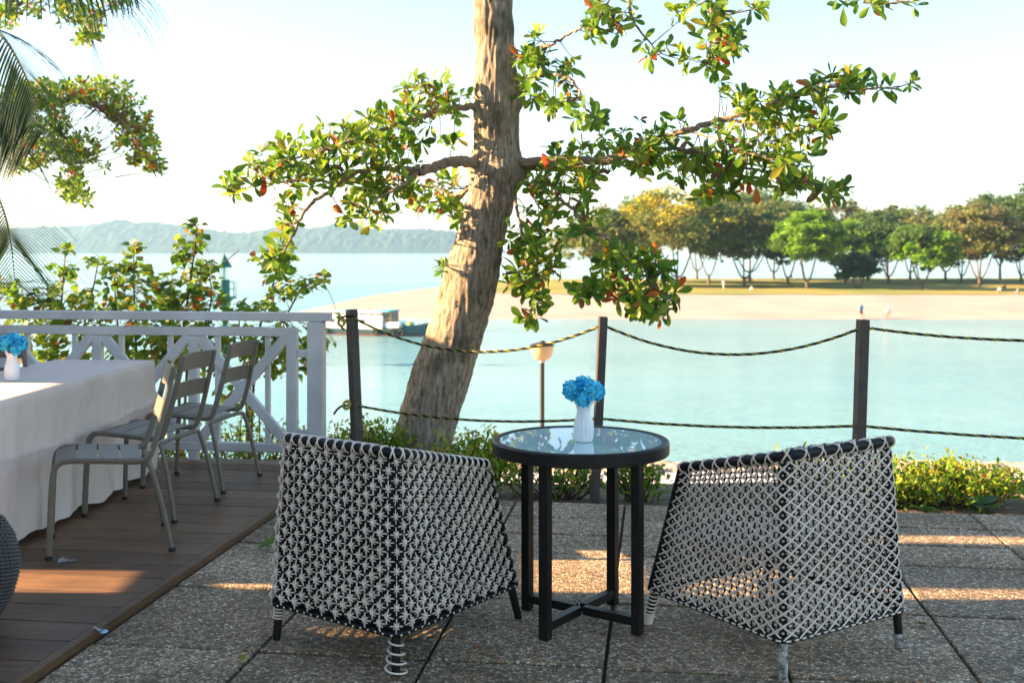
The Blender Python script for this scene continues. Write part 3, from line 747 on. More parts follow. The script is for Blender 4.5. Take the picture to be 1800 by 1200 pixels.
# ------------------------------------------------------------------ bistro table, vases
BT = Vector((.272, 4.40, 0)); BH = .72
bt = thing('bistro_table', 'round black bistro table with pale glass top between the armchairs', 'table', BT, math.radians(-125))
def rimprof(): return [(.322, BH-.008), (.322, BH-.001), (.326, BH+.003), (.344, BH+.003), (.350, BH-.003), (.350, BH-.044), (.346, BH-.048), (.318, BH-.048), (.314, BH-.044), (.314, BH-.014)]
MB().lathe(rimprof()+[rimprof()[0]], 96, caps=False).build('rim', M_blackmetal, bt)
MB().lathe([(.001, BH-.010), (.3205, BH-.010), (.3215, BH-.003), (.3195, BH-.001), (.001, BH-.001)], 96).build('glass_top', M_glass, bt)
MB().lathe([(.001, BH-.030), (.313, BH-.030), (.313, BH-.0115), (.001, BH-.0115)], 64).build('under_panel', M_blackmetal, bt)
for k in range(4):
    a = k*math.pi/2; d = Vector((math.cos(a), math.sin(a), 0)); Rm = Matrix.Rotation(a, 3, 'Z')
    MB().box(d*.255+Vector((0, 0, (BH-.048)/2)), (.036, .040, BH-.05), Rm, bev=.002).build('leg', M_blackmetal, bt)
    MB().box(d*.1275+Vector((0, 0, .050)), (.2185, .034, .034) if k % 2 == 0 else (.2185-.0, .0336, .0336), Rm, bev=.0015).build('foot_bar', M_blackmetal, bt)
for s in (0, 1):
    Rm = Matrix.Rotation(s*math.pi/2, 3, 'Z'); MB().box((0, 0, BH-.060-.0*s), (.47, .03, .022-.002*s), Rm).build('cross_brace', M_blackmetal, bt)

def vase(loc, label_v, label_f, rz):
    t = thing('vase', label_v, 'vase', loc, rz, 'white vases')
    prof = [(.030, 0), (.0355, .002), (.0385, .02), (.0405, .045), (.0400, .062), (.0360, .083), (.0285, .105), (.0265, .118), (.0275, .130), (.0325, .146), (.040, .158)]
    def md(r, z, a, i):
        if z < .1:
            k = 14; ph = (a*k/(2*math.pi)) % 1; r2 = r*(1-.075*(4*(ph-.5)**2 if z > .003 else .3)); return r2, z
        q = max(0, (z-.118)/.04); return r*(1+.10*q*math.cos(6*a)), z+.010*q*math.cos(6*a)
    inner = [(r-.003, z) for r, z in prof[::-1][:7]]
    MB().lathe(prof+inner, 112, mod=md, caps=True).build('body', M_vase, t)
    f = thing('flower_bouquet', label_f, 'flowers', (loc[0], loc[1], loc[2]), rz+.7, 'blue bouquets')
    rr = random.Random(int(abs(loc[0])*1000))
    heads = [(0, 0, .208, .047), (.042, .01, .196, .040), (-.044, .012, .196, .042), (.01, -.04, .196, .042), (-.012, .042, .2, .042), (-.060, -.035, .168, .030), (.066, -.018, .178, .030), (.04, .045, .19, .035), (-.03, -.03, .205, .04)]
    sm = MB()
    for hx, hy, hz, hr in heads: sm.tube(spline([(hx*.15, hy*.15, .05), (hx*.25, hy*.25, .13), (hx, hy, hz)], 8), .0022, 5)
    sm.build('stems', M_stem, f)
    for hi, (hx, hy, hz, hr) in enumerate(heads):
        mb = MB(); c0 = Vector((hx, hy, hz))
        for q in range(42):
            z = rr.uniform(-.75, 1); a = rr.uniform(0, 6.283); rad = math.sqrt(1-z*z); d = Vector((rad*math.cos(a), rad*math.sin(a), z))
            c = c0+d*hr*rr.uniform(.55, .9); u = d.orthogonal().normalized(); v_ = d.cross(u); tw = rr.uniform(0, 6.28); mi = rr.choice((0, 0, 1, 1, 2))
            for p in range(4):
                an = tw+p*math.pi/2; e = u*math.cos(an)+v_*math.sin(an); g = d.cross(e); L = hr*rr.uniform(.36, .5); lift = rr.uniform(.05, .5)
                pt = lambda x, y: c+e*(x*L)+g*(y*L)+d*(x*x*lift*L)+d*(rr.uniform(-.06, .06)*L)
                V = [pt(.05, 0), pt(.5, .42), pt(.95, .36), pt(1.08, 0), pt(.95, -.36), pt(.5, -.42), pt(.6, 0)-d*L*.08]
                mb.add(V, [(0, 6, 1), (1, 6, 2), (2, 6, 3), (3, 6, 4), (4, 6, 5), (5, 6, 0)], mi)
        mb.build('flower_head', M_blue, f, False)
vl = G(1026, 775, BH)
vase((vl.x, vl.y-.0, BH+.0), 'white fluted vase on the round glass table', 'blue artificial hydrangeas in the vase on the glass table', .3)
v2 = P(21, 668, 6.06)
vase((v2.x, v2.y, TZ+.007), 'white fluted vase on the white tablecloth', 'blue artificial hydrangeas in the vase on the tablecloth', 1.1)

# ------------------------------------------------------------------ rope fence
posts = [P(618, 545, 7.4), P(1060, 558, 6.67), P(1517, 563, 6.36)]
posts.append(Vector((3.62, 6.08, 1.06)))
lean = [Vector((.055, 0)), Vector((-.055, 0)), Vector((-.04, .0)), Vector((-.02, 0))]
plabel = ['dark square fence post with rope knots next to the white railing', 'dark square fence post behind the round glass table',
          'dark square fence post behind the lattice armchair', 'dark square fence post at the far right end of the rope']
pb = []
for i, (p, l) in enumerate(zip(posts, lean)):
    gz = ground_z(p.x+l.x, p.y)-.05; base = Vector((p.x+l.x, p.y, gz)); pb.append(base)
    o = thing('fence_post', plabel[i], 'post', base, 0, 'rope fence posts')
    ang = math.radians((38, 8, 14, 10)[i])
    top = p-base; d = top.normalized(); x = Vector((math.cos(ang), math.sin(ang), 0)); y = d.cross(x).normalized(); x = y.cross(d)
    wd = (.062, .05, .058, .05)[i]
    MB().box(top/2, (wd, wd, top.length), Matrix((x, y, d)).transposed(), bev=.003).build('shaft', M_post, o, False)
    MB().box(top+d*.002, (wd*.94, wd*.94, .006), Matrix((x, y, d)).transposed(), bev=.001).build('cap', M_post, o, False)
def on_post(i, py):
    p = posts[i]; b = pb[i]; f = (CH-(py-HZ)/F*p.y-b.z)/(p.z-b.z); return b.lerp(p, f)
def rope(name, label, anchors, sags, extra_start):
    t = thing(name, label, 'rope', (anchors[0].x, anchors[0].y, anchors[0].z), 0, 'black and yellow ropes'); org = anchors[0]
    path = []
    for e in extra_start: path.append(e-org)
    for i in range(len(anchors)-1):
        a, b = anchors[i]-org, anchors[i+1]-org
        n = max(24, int((b-a).length/.02))
        for k in range(n):
            f = k/n; path.append(a.lerp(b, f)-Vector((0, 0, 4*sags[i]*f*(1-f))))
    path.append(anchors[-1]-org)
    # resample
    L = [0]
    for a, b in zip(path, path[1:]): L.append(L[-1]+(b-a).length)
    n = int(L[-1]/.009); xs_ = np.linspace(0, L[-1], n); A = np.array(path); Q = np.stack([np.interp(xs_, L, A[:, k]) for k in range(3)], 1)
    for s, (mt, nm) in enumerate(((M_ropek, 'black_strand'), (M_ropey, 'yellow_strand'), (M_ropek, 'black_strand'))):
        pts = []
        for k in range(n):
            tdir = Vector(Q[min(k+1, n-1)]-Q[max(k-1, 0)]).normalized(); u = tdir.cross(Vector((0, 0, 1))).normalized(); v_ = tdir.cross(u)
            a = 2*math.pi*(xs_[k]/.075)+s*2.094; pts.append(Vector(Q[k])+u*(math.cos(a)*.0046)+v_*(math.sin(a)*.0046))
        MB().tube(pts, .0045, 5).build(nm, mt, t)
    return t
def sag_of(pa, pb_, px, py):                         # sag so the rope passes the lowest pixel row
    m = (pa+pb_)/2; return m.z-(CH-(py-HZ)/F*m.y)
up = [on_post(0, 557), on_post(1, 571), on_post(2, 575), on_post(3, 590)]
lo = [on_post(0, 712), on_post(1, 735), on_post(2, 748), on_post(3, 778)]
ru = rope('fence_rope', 'upper black and yellow twisted rope strung between the fence posts', up, [sag_of(up[0], up[1], 840, 618), sag_of(up[1], up[2], 1280, 623), .05], [])
rw = rope('fence_rope', 'lower black and yellow twisted rope strung between the fence posts', lo, [sag_of(lo[0], lo[1], 840, 738), sag_of(lo[1], lo[2], 1280, 750), .02], [])
def knot(parent, org, c, tail):
    mb = MB(); pts = [c-org+Vector((math.cos(a*1.9)*.020, -.014+.022*math.cos(a*.5), math.sin(a*1.9)*.024)) for a in np.linspace(0, 9, 60)]
    mb.tube(pts, .0085, 6); mb.build('knot', [M_ropey], parent)
    mb = MB(); mb.tube(spline([x-org for x in tail], 24), .0075, 6); mb.build('loose_end', [M_ropek], parent)
kx = on_post(0, 712)
knot(rw, lo[0], P(610, 711, 7.34), [P(611, 712, 7.34), P(600, 714, 7.32), P(592, 720, 7.32), P(587, 728, 7.32)])
knot(ru, up[0], P(601, 566, 7.33), [P(622, 556, 7.36), P(606, 556, 7.33), P(595, 562, 7.32), P(596, 570, 7.32), P(606, 580, 7.32)])

# ------------------------------------------------------------------ foliage engine
def leaf_shape(widths, droop=.12, fold=.12, nrow=None):
    V = []; Fq = []
    for i, (y, wd) in enumerate(widths):
        z = -droop*y*y
        V += [(-wd, y, z+fold*wd), (0, y, z), (wd, y, z+fold*wd)]
    for i in range(len(widths)-1):
        o = i*3; Fq += [(o, o+1, o+4, o+3), (o+1, o+2, o+5, o+4)]
    return np.array(V, np.float32), np.array(Fq, np.int32)
ALMOND = [leaf_shape([(0, .012), (.10, .025), (.28, .095), (.5, .17), (.68, .205), (.84, .165), (.95, .075), (1.0, .005)], d, f) for d, f in ((.10, .25), (.30, .15), (.02, .45), (.55, .3), (-.2, .5))]
HEART = [leaf_shape([(0, .02), (.16, .03), (.20, .26), (.38, .42), (.6, .36), (.82, .17), (1.0, .01)], d, f) for d, f in ((.15, .2), (.35, .15))]
SMALL = [leaf_shape([(0, .02), (.3, .17), (.65, .2), (1.0, .01)], .15, .3)]
LONG = [leaf_shape([(0, .02), (.2, .10), (.5, .15), (.8, .09), (1.0, .005)], .3, .3)]
def orient(d, up):
    d = d.normalized(); x = d.cross(up)
    if x.length < 1e-4: x = d.orthogonal()
    x.normalize(); z = x.cross(d); return Matrix((x, d, z)).transposed()
def rosette(c, tdir, n, L0, L1, rr, flat=.35, a0=.5, a1=1.6):
    out = []; tdir = tdir.normalized(); u = tdir.orthogonal().normalized(); v_ = tdir.cross(u); ph = rr.uniform(0, 6.28)
    for k in range(n):
        a = ph+2*math.pi*k/n+rr.uniform(-.4, .4); th = rr.uniform(a0, a1)
        d = tdir*math.cos(th)+(u*math.cos(a)+v_*math.sin(a))*math.sin(th)
        upv = (tdir*(1-flat)+Vector((0, 0, 1))*flat+Vector((rr.uniform(-.5, .5), rr.uniform(-.5, .5), rr.uniform(-.3, .3)))).normalized()
        out.append((c+Vector((rr.uniform(-.012, .012), rr.uniform(-.012, .012), rr.uniform(-.012, .012))), orient(d, upv), rr.uniform(L0, L1)))
    return out
def in_frame(p): 
    if p.y < .5: return False
    x = 900+p.x/p.y*F; y = HZ+(CH-p.z)/p.y*F; return -10 < x < 1810 and -10 < y < 1210
def put_leaves(parent, leaves, shapes, mats, weights, rr, n_ind=300, org=Vector((0, 0, 0)), part='leaf', rest='leaves'):
    # leaves: (pos, rot3, length); the largest in view become objects, the rest one mesh
    mi_all = rr.choices(range(len(mats)), weights, k=len(leaves)); sh_all = [rr.randrange(len(shapes)) for _ in leaves]
    order = sorted(range(len(leaves)), key=lambda i: -(leaves[i][2]/leaves[i][0].y if in_frame(leaves[i][0]) else 0))
    cache = {}
    for i in order[:n_ind]:
        key = (sh_all[i], mi_all[i])
        if key not in cache: cache[key] = npmesh(part, *shapes[key[0]], [mats[key[1]]], smooth=True)
        p, Rm, L = leaves[i]; link(part, cache[key], parent, Matrix.Translation(p-org) @ (Rm.to_4x4() @ Matrix.Scale(L, 4)))
    rest_i = order[n_ind:]
    if rest_i:
        VV = []; FF = []; MI = []; o = 0
        for i in rest_i:
            V, Fq = shapes[sh_all[i]]; p, Rm, L = leaves[i]
            VV.append((V*L) @ np.array(Rm).T+np.array(p-org)); FF.append(Fq+o); o += len(V); MI += [mi_all[i]]*len(Fq)
        tag(link(rest, npmesh(rest, np.concatenate(VV), np.concatenate(FF), mats, MI, True), parent), kind='stuff')
def nearest(pts, c):
    return min(pts, key=lambda q: (q[0]-c).length_squared)

# ------------------------------------------------------------------ the leaning almond tree
TY = 8.05; DT = .3
tbase = G(728, 815, -.16); tbase.y = TY; tbase = Vector(((722-900)/F*TY, TY, -.2))
tree = thing('sea_almond_tree', 'leaning sea almond tree with rough bark beside the rope fence', 'tree', tbase)
tp = [(712, 850, 128), (731, 803, 104), (752, 735, 106), (772, 672, 105), (798, 590, 102), (824, 500, 97), (848, 410, 86), (864, 345, 88), (871, 300, 92), (873, 250, 82), (873, 205, 84), (874, 170, 84), (871, 120, 74), (869, 60, 72), (868, 0, 70), (866, -120, 66), (858, -300, 58), (845, -480, 46)]
cl = spline([P(a, b, TY) for a, b, _ in tp], 260); wr = np.interp(np.linspace(0, len(tp)-1, 260), range(len(tp)), [q[2]/2/F*TY for q in tp])
V = []; Fq = []; n = 120
for i, c in enumerate(cl):
    tdir = (cl[min(i+1, 259)]-cl[max(i-1, 0)]).normalized(); u = Vector((1, 0, 0)); u = (u-tdir*u.dot(tdir)).normalized(); v_ = tdir.cross(u)
    for j in range(n):
        a = 2*math.pi*j/n; d = u*math.cos(a)+v_*math.sin(a); q = c+d*wr[i]
        e = q*1.0
        r1 = abs(mnoise.noise((q.x*30, q.y*30, q.z*3.5)))*.019+mnoise.noise((q.x*75, q.y*75, q.z*9))*.009+mnoise.noise((q.x*4, q.y*4, q.z*2.2))*.018
        # knots where limbs leave or left the trunk
        for kp, kr, kh in ((P(878, 302, TY-.17), .085, .05), (P(921, 308, TY), .10, .05), (P(912, 172, TY), .11, .045), (P(828, 290, TY), .09, .03)):
            dd = (q-kp).length
            if dd < kr*1.6: r1 += kh*math.exp(-(dd/kr)**2*2)
        V.append(q+d*(r1-.012)-tbase)
for i in range(259):
    for j in range(n): k = (j+1) % n; Fq.append((i*n+j, i*n+k, (i+1)*n+k, (i+1)*n+j))
link('trunk', npmesh('trunk', V, Fq, [M_bark], smooth=True), tree)
rr = random.Random(21)
BR = []                                              # sampled branch points for twigs: (pos, dir)
def branch(pix, r0, r1, name='branch', parent=None, org=None, bm=None, store=None):
    pts = spline([P(*q) for q in pix], 12*len(pix)); k = len(pts)
    for i in range(1, k): 
        w_ = i/k; pts[i] = pts[i]+Vector((mnoise.noise((i*.35, pix[0][0], 1)), mnoise.noise((i*.35, pix[0][0], 5)), mnoise.noise((i*.35, pix[0][0], 9))))*.022*min(1, i/6)
    MB().tube([p-org for p in pts], [r0+(r1-r0)*i/(k-1) for i in range(k)], 8).build(name, bm or M_branch, parent)
    for i in range(2, k): store.append((pts[i], (pts[i]-pts[i-1]).normalized()))
    return pts
def br(pix, r0, r1): return branch([(a, b, c+DT) for a, b, c in pix], r0, r1, 'branch', tree, tbase, M_branch, BR)
br([(845, 292, 7.7), (823, 285, 7.6), (795, 284, 7.5), (768, 292, 7.45), (738, 302, 7.4)], .040, .034)
br([(742, 300, 7.4), (700, 296, 7.4), (630, 303, 7.35), (577, 337, 7.3), (537, 369, 7.25), (516, 412, 7.2), (497, 445, 7.2), (483, 470, 7.2)], .022, .004)
br([(738, 302, 7.4), (690, 315, 7.6), (620, 320, 7.7), (540, 318, 7.7), (470, 322, 7.8), (420, 335, 7.8)], .02, .004)
br([(735, 302, 7.4), (700, 330, 7.2), (660, 352, 7.1), (640, 385, 7.0)], .013, .004)
br([(850, 190, 7.7), (800, 190, 7.6), (740, 205, 7.4), (690, 222, 7.3), (640, 240, 7.2), (580, 262, 7.1), (520, 278, 7.1), (455, 290, 7.1)], .026, .004)
br([(800, 192, 7.6), (765, 170, 7.7), (745, 150, 7.8)], .012, .004)
br([(830, 325, 7.9), (800, 345, 8.1), (770, 330, 8.2), (700, 322, 8.3)], .02, .005)
br([(900, 286, 7.7), (960, 284, 7.6), (1060, 282, 7.5), (1110, 268, 7.4), (1150, 247, 7.4), (1210, 228, 7.3), (1270, 210, 7.3), (1340, 190, 7.2), (1400, 166, 7.2), (1470, 152, 7.1), (1530, 157, 7.1), (1600, 149, 7.1)], .036, .004)
br([(900, 296, 7.75), (960, 295, 7.7), (1020, 296, 7.7), (1068, 302, 7.7)], .028, .016)
br([(1090, 274, 7.45), (1160, 262, 7.6), (1220, 265, 7.7), (1280, 288, 7.7), (1360, 305, 7.7), (1440, 328, 7.7), (1478, 348, 7.7)], .02, .004)
br([(1270, 212, 7.3), (1330, 216, 7.2), (1370, 216, 7.1), (1430, 225, 7.0)], .012, .004)
br([(1210, 230, 7.3), (1260, 245, 7.1), (1320, 270, 7.0), (1380, 285, 6.9)], .009, .003)
br([(915, 320, 7.65), (960, 335, 7.4), (1000, 362, 7.3), (1035, 398, 7.2), (1072, 422, 7.1), (1100, 445, 7.1), (1130, 480, 7.0), (1170, 525, 7.0)], .017, .004)
br([(1072, 422, 7.1), (1075, 450, 7.1), (1065, 485, 7.1), (1030, 505, 7.1)], .008, .003)
br([(905, 345, 7.6), (915, 400, 7.4), (925, 460, 7.3), (935, 520, 7.3), (940, 572, 7.3)], .013, .003)
br([(905, 140, 7.75), (960, 132, 7.6), (1005, 142, 7.5), (1030, 190, 7.4), (1055, 212, 7.4)], .018, .004)
br([(902, 105, 7.75), (950, 82, 7.6), (968, 80, 7.5), (1000, 60, 7.4), (1030, 45, 7.3), (1060, 20, 7.3), (1090, -60, 7.3)], .013, .006)
br([(868, -200, 7.75), (960, -170, 7.6), (1090, -60, 7.3), (1110, 30, 7.2), (1160, 95, 7.2)], .028, .004)
br([(866, -260, 7.75), (1000, -230, 7.5), (1150, -120, 7.2), (1240, -10, 7.0), (1250, 60, 7.0), (1245, 115, 7.0)], .032, .004)
br([(1150, -120, 7.2), (1320, -70, 7.0), (1460, -20, 6.9), (1540, 5, 6.8), (1610, 2, 6.8)], .016, .004)
br([(835, 470, 7.9), (800, 470, 8.0), (780, 478, 8.05)], .008, .003)
blobs = [  # x, y, rx, ry, depth, clusters
    (745, 165, 38, 28, 7.6, 8), (790, 175, 36, 30, 7.6, 9), (715, 210, 45, 30, 7.4, 11), (660, 230, 45, 32, 7.3, 10), (600, 245, 45, 32, 7.2, 10), (540, 268, 50, 26, 7.1, 10), (470, 290, 42, 24, 7.2, 8),
    (425, 325, 28, 18, 7.6, 6), (500, 315, 50, 20, 7.6, 8), (580, 310, 45, 28, 7.5, 9), (650, 295, 45, 35, 7.4, 9), (720, 260, 42, 35, 7.4, 8), (790, 245, 20, 20, 7.6, 2), (690, 335, 55, 25, 7.5, 10), (640, 375, 38, 28, 7.05, 9), (765, 335, 45, 28, 8.1, 9), (800, 370, 25, 25, 8.1, 5), (735, 345, 30, 18, 8.1, 4),
    (505, 395, 14, 45, 7.2, 6), (487, 455, 14, 26, 7.2, 4), (783, 478, 8, 20, 8.05, 3),
    (940, 90, 30, 30, 7.55, 6), (975, 110, 32, 38, 7.5, 7), (930, 155, 25, 30, 7.6, 5), (980, 175, 30, 25, 7.5, 5), (1035, 205, 28, 14, 7.4, 4),
    (1080, 20, 50, 26, 7.3, 9), (1060, 60, 30, 24, 7.3, 5), (1150, 82, 24, 18, 7.2, 3), (1235, 20, 50, 32, 7.0, 10), (1265, 70, 35, 38, 7.0, 9), (1205, 105, 12, 18, 7.0, 2), (1250, 112, 14, 14, 7.0, 2), (1330, 8, 14, 12, 6.9, 2), (1570, 5, 45, 14, 6.8, 5), (1480, 2, 30, 8, 6.9, 2),
    (1000, 265, 30, 22, 7.55, 5), (1060, 262, 35, 22, 7.5, 6), (1130, 240, 40, 28, 7.4, 7), (1190, 225, 30, 20, 7.3, 3), (1280, 165, 30, 24, 7.3, 4), (1330, 190, 45, 28, 7.2, 8), (1400, 175, 45, 30, 7.2, 10), (1460, 155, 36, 26, 7.1, 9), (1420, 225, 48, 26, 7.05, 9), (1360, 235, 30, 22, 7.1, 4), (1500, 150, 20, 16, 7.1, 3), (1560, 153, 30, 8, 7.1, 2), (1600, 150, 6, 4, 7.1, 1),
    (1120, 285, 40, 28, 7.5, 8), (1190, 280, 40, 32, 7.6, 10), (1250, 300, 40, 36, 7.6, 10), (1310, 295, 40, 32, 7.5, 10), (1370, 305, 40, 30, 7.6, 10), (1430, 325, 36, 26, 7.7, 9), (1470, 340, 15, 18, 7.7, 3), (1270, 250, 35, 20, 7.2, 5), (1330, 260, 40, 18, 7.1, 6), (1390, 275, 35, 18, 7.0, 5), (1260, 335, 25, 16, 7.6, 4),
    (960, 320, 35, 26, 7.5, 8), (1005, 345, 32, 32, 7.35, 8), (950, 375, 32, 30, 7.4, 7), (1020, 300, 35, 18, 7.6, 5), (1030, 395, 25, 22, 7.25, 4),
    (915, 430, 28, 40, 7.35, 9), (950, 430, 26, 40, 7.35, 7), (920, 490, 35, 30, 7.3, 9), (935, 545, 16, 28, 7.3, 5), (965, 470, 15, 20, 7.3, 3),
    (1090, 460, 32, 28, 7.1, 9), (1130, 480, 36, 30, 7.05, 10), (1060, 500, 36, 20, 7.1, 8), (1125, 520, 45, 24, 7.0, 10), (1150, 545, 28, 14, 7.0, 5), (1170, 525, 20, 16, 7.0, 4), (1035, 515, 20, 14, 7.1, 3)]
leaves = []; tw = MB()
for (bx, by, rx, ry, Y, nc) in blobs:
    for _ in range(int(nc*1.65+.5)):
        while True:
            a, b = rr.uniform(-1, 1), rr.uniform(-1, 1)
            if a*a+b*b < 1: break
        c = P(bx+a*rx, by+b*ry, Y+DT+rr.uniform(-.35, .35)); q, qd = nearest(BR, c)
        d = (c-q); L = d.length; dn = d.normalized() if L > 1e-3 else qd
        if L > .03:
            m = q.lerp(c, .55)+Vector((rr.uniform(-.1, .1), rr.uniform(-.1, .1), rr.uniform(-.1, .05)))*L*.4
            tw.tube([x-tbase for x in spline([q, m, c], 6)], [.0045, .004, .0035, .003, .003, .0025], 4, caps=False)
        td = (dn*.6+qd*.3+Vector((0, 0, .35))+Vector((rr.uniform(-.4, .4), rr.uniform(-.4, .4), rr.uniform(-.3, .3)))).normalized()
        leaves += rosette(c, td, rr.randint(4, 8), .05, .135, rr)
tag(tw.build('twigs', M_twig, tree), kind='stuff')
put_leaves(tree, leaves, ALMOND, M_leaf, [48, 30, 12, 4, 1.2, 2.2, 2], rr, 300, tbase)
NLEAF = len(leaves)

# ------------------------------------------------------------------ second almond tree further left, beyond the palm
b2 = Vector((-11.6, 17.2, ground_z(-11.6, 17.2)-.1))
t2 = thing('sea_almond_tree', 'distant sea almond tree reaching in beyond the palm fronds', 'tree', b2)
MB().tube([p-b2 for p in spline([b2, b2+Vector((.1, -.1, 2.5)), b2+Vector((.5, -.3, 5.2)), b2+Vector((.6, -.4, 9))], 30)], [.26-.006*i for i in range(30)], 12).build('trunk', M_bark, t2)
BR2 = []
def b2r(pix, r0, r1): branch(pix, r0, r1, 'branch', t2, b2, M_branch, BR2)
b2r([(-370, 330, 17), (-150, 240, 16.5), (20, 190, 16), (120, 175, 15.8), (200, 200, 15.6), (245, 250, 15.5), (280, 295, 15.5)], .05, .006)
b2r([(-150, 240, 16.5), (0, 240, 16.2), (80, 245, 16), (130, 290, 16), (130, 350, 16)], .03, .006)
b2r([(-370, 100, 17), (-100, -30, 16.5), (60, -20, 16), (150, 10, 16), (160, 60, 16)], .045, .006)
leaves = []; tw = MB()
for (bx, by, rx, ry, nc) in [(110, 165, 55, 22, 26), (180, 160, 45, 20, 20), (60, 180, 50, 30, 24), (20, 220, 35, 50, 24), (80, 235, 45, 22, 18), (220, 190, 30, 20, 12), (235, 225, 28, 25, 16), (255, 265, 22, 22, 11), (275, 290, 14, 12, 5), (215, 250, 15, 20, 4), (100, 265, 45, 22, 17), (150, 255, 25, 25, 10), (160, 275, 18, 14, 5), (125, 320, 20, 26, 11), (140, 345, 20, 10, 4), (180, 300, 6, 8, 1), (130, 20, 35, 22, 14), (165, 40, 25, 25, 9), (150, 68, 18, 8, 3), (10, 30, 16, 22, 8), (40, 10, 30, 14, 6), (205, 8, 18, 10, 3), (50, 290, 30, 18, 8)]:
    for _ in range(nc*3):
        c = P(bx+rr.uniform(-1, 1)*rx, by+rr.uniform(-1, 1)*ry, 16+rr.uniform(-.8, .8)); q, qd = nearest(BR2, c); d = c-q
        if d.length > .05: tw.tube([x-b2 for x in (q, q.lerp(c, .5)+Vector((0, 0, -.05)), c)], [.008, .006, .004], 3, caps=False)
        leaves += rosette(c, (d.normalized()+Vector((0, 0, .5))+qd*.3), 6, .07, .14, rr)
tag(tw.build('twigs', M_twig, t2), kind='stuff')
put_leaves(t2, leaves, ALMOND[:1], M_leaf, [46, 34, 12, 6, .8, 2.5, 1], rr, 300, b2)

# ------------------------------------------------------------------ coconut palm at the left edge
pbase = Vector((-8.2, 11.6, ground_z(-8.2, 11.6)-.1))
pt = thing('coconut_palm', 'coconut palm with long drooping fronds at the edge of the deck', 'palm', pbase)
crown = Vector((-7.4, 11.0, 5.0))
tl = spline([pbase, pbase+Vector((-.05, -.05, 1.5)), pbase+Vector((.15, -.2, 3.2)), crown], 60)
MB().tube([p-pbase for p in tl], [.15-.0008*i+(.012 if i % 3 == 0 else 0) for i in range(60)], 12).build('trunk', M_branch, pt)
leaflet_me = {}
def frond(pix, L0, nleaf, seed, s0=.12, hang=1.0, spread=.75):
    r2 = random.Random(seed); pts = spline([crown]+[P(q[0], q[1], q[2]*1.3) for q in pix], 60)
    fo = MB().tube([p-pbase for p in pts], [.02-.0003*i for i in range(60)], 6).build('frond', M_rachis, pt)
    mb = MB()
    for k in range(nleaf):
        f = s0+(1-s0)*k/(nleaf-1); i = min(58, int(f*59)); p = pts[i].lerp(pts[i+1], f*59-i if f*59-i <= 1 else 1); tdir = (pts[i+1]-pts[i]).normalized()
        side = tdir.cross(Vector((0, 0, 1)))
        if side.length < .2: side = tdir.cross(Vector((0, 1, 0)))
        side.normalize(); L = L0*(.55+.9*math.sin(math.pi*min(1, .12+f*.86)))*r2.uniform(.85, 1.1)
        for s in (-1, 1):
            d = (side*s*spread+tdir*.75+Vector((0, 0, -.15))).normalized(); V = []; Fq = []; q = p.copy(); n = 7
            for j in range(n):
                g = j/(n-1); wd = .0135*(1-g)**.6*(1 if g > .05 else .5)+.0008
                nn = d.cross(Vector((0, 0, 1))); nn = nn.normalized() if nn.length > .05 else side
                V += [q-nn*wd-pbase, q+Vector((0, 0, .005))-pbase, q+nn*wd-pbase]
                q = q+d*(L/(n-1)); d = (d+Vector((0, 0, -.17*hang*(.5+g)*r2.uniform(.7, 1.3)))).normalized()
            for j in range(n-1): o = j*3; Fq += [(o, o+1, o+4, o+3), (o+1, o+2, o+5, o+4)]
            m2 = MB(); m2.add(V, Fq); m2.build('leaflet', M_palm, fo, False)
frond([(-60, 20, 7.9), (0, 60, 7.6), (38, 120, 7.5), (62, 180, 7.45), (72, 235, 7.4)], .62, 40, 1, .25, .85, .7)
frond([(-90, 110, 7.9), (-10, 170, 7.6), (28, 205, 7.5), (45, 265, 7.45)], .62, 40, 2, .25, .85, .7)
frond([(-120, 180, 8.0), (-40, 270, 7.6), (3, 362, 7.35), (18, 420, 7.3), (26, 492, 7.3)], .66, 44, 3, .25, .35, .8)
frond([(-40, -60, 7.6), (60, -42, 7.2), (110, -40, 7.1), (170, -32, 7.0), (225, -22, 6.9)], .66, 34, 4, .25, 1.6, .45)
for k, (dx, dy, dz) in enumerate(((-2.6, .6, .6), (-1.2, 2.4, .7), (-2.0, -1.8, .4), (.9, 2.2, .3), (-2.5, 1.6, -.4))):
    r2 = random.Random(30+k); e = crown+Vector((dx, dy, dz-.9)); m = crown+Vector((dx*.5, dy*.5, dz+.4))
    pts = spline([crown, m, e], 40); fo = MB().tube([p-pbase for p in pts], .014, 6).build('frond', M_rachis, pt); mb = MB()
    for i in range(6, 39):
        tdir = (pts[i+1]-pts[i]).normalized(); side = tdir.cross(Vector((0, 0, 1))).normalized()
        for s in (-1, 1):
            d = (side*s*.8+tdir*.6+Vector((0, 0, -.2))).normalized(); p = pts[i]-pbase; nn = d.cross(Vector((0, 0, 1))).normalized()*.016
            mb.add([p-nn, p+nn, p+d*.35+nn*.7+Vector((0, 0, -.08)), p+d*.35-nn*.7+Vector((0, 0, -.08)), p+d*.6+Vector((0, 0, -.25))], [(0, 1, 2, 3), (3, 2, 4)])
    tag(mb.build('leaflets', M_palm, fo, False), kind='stuff')

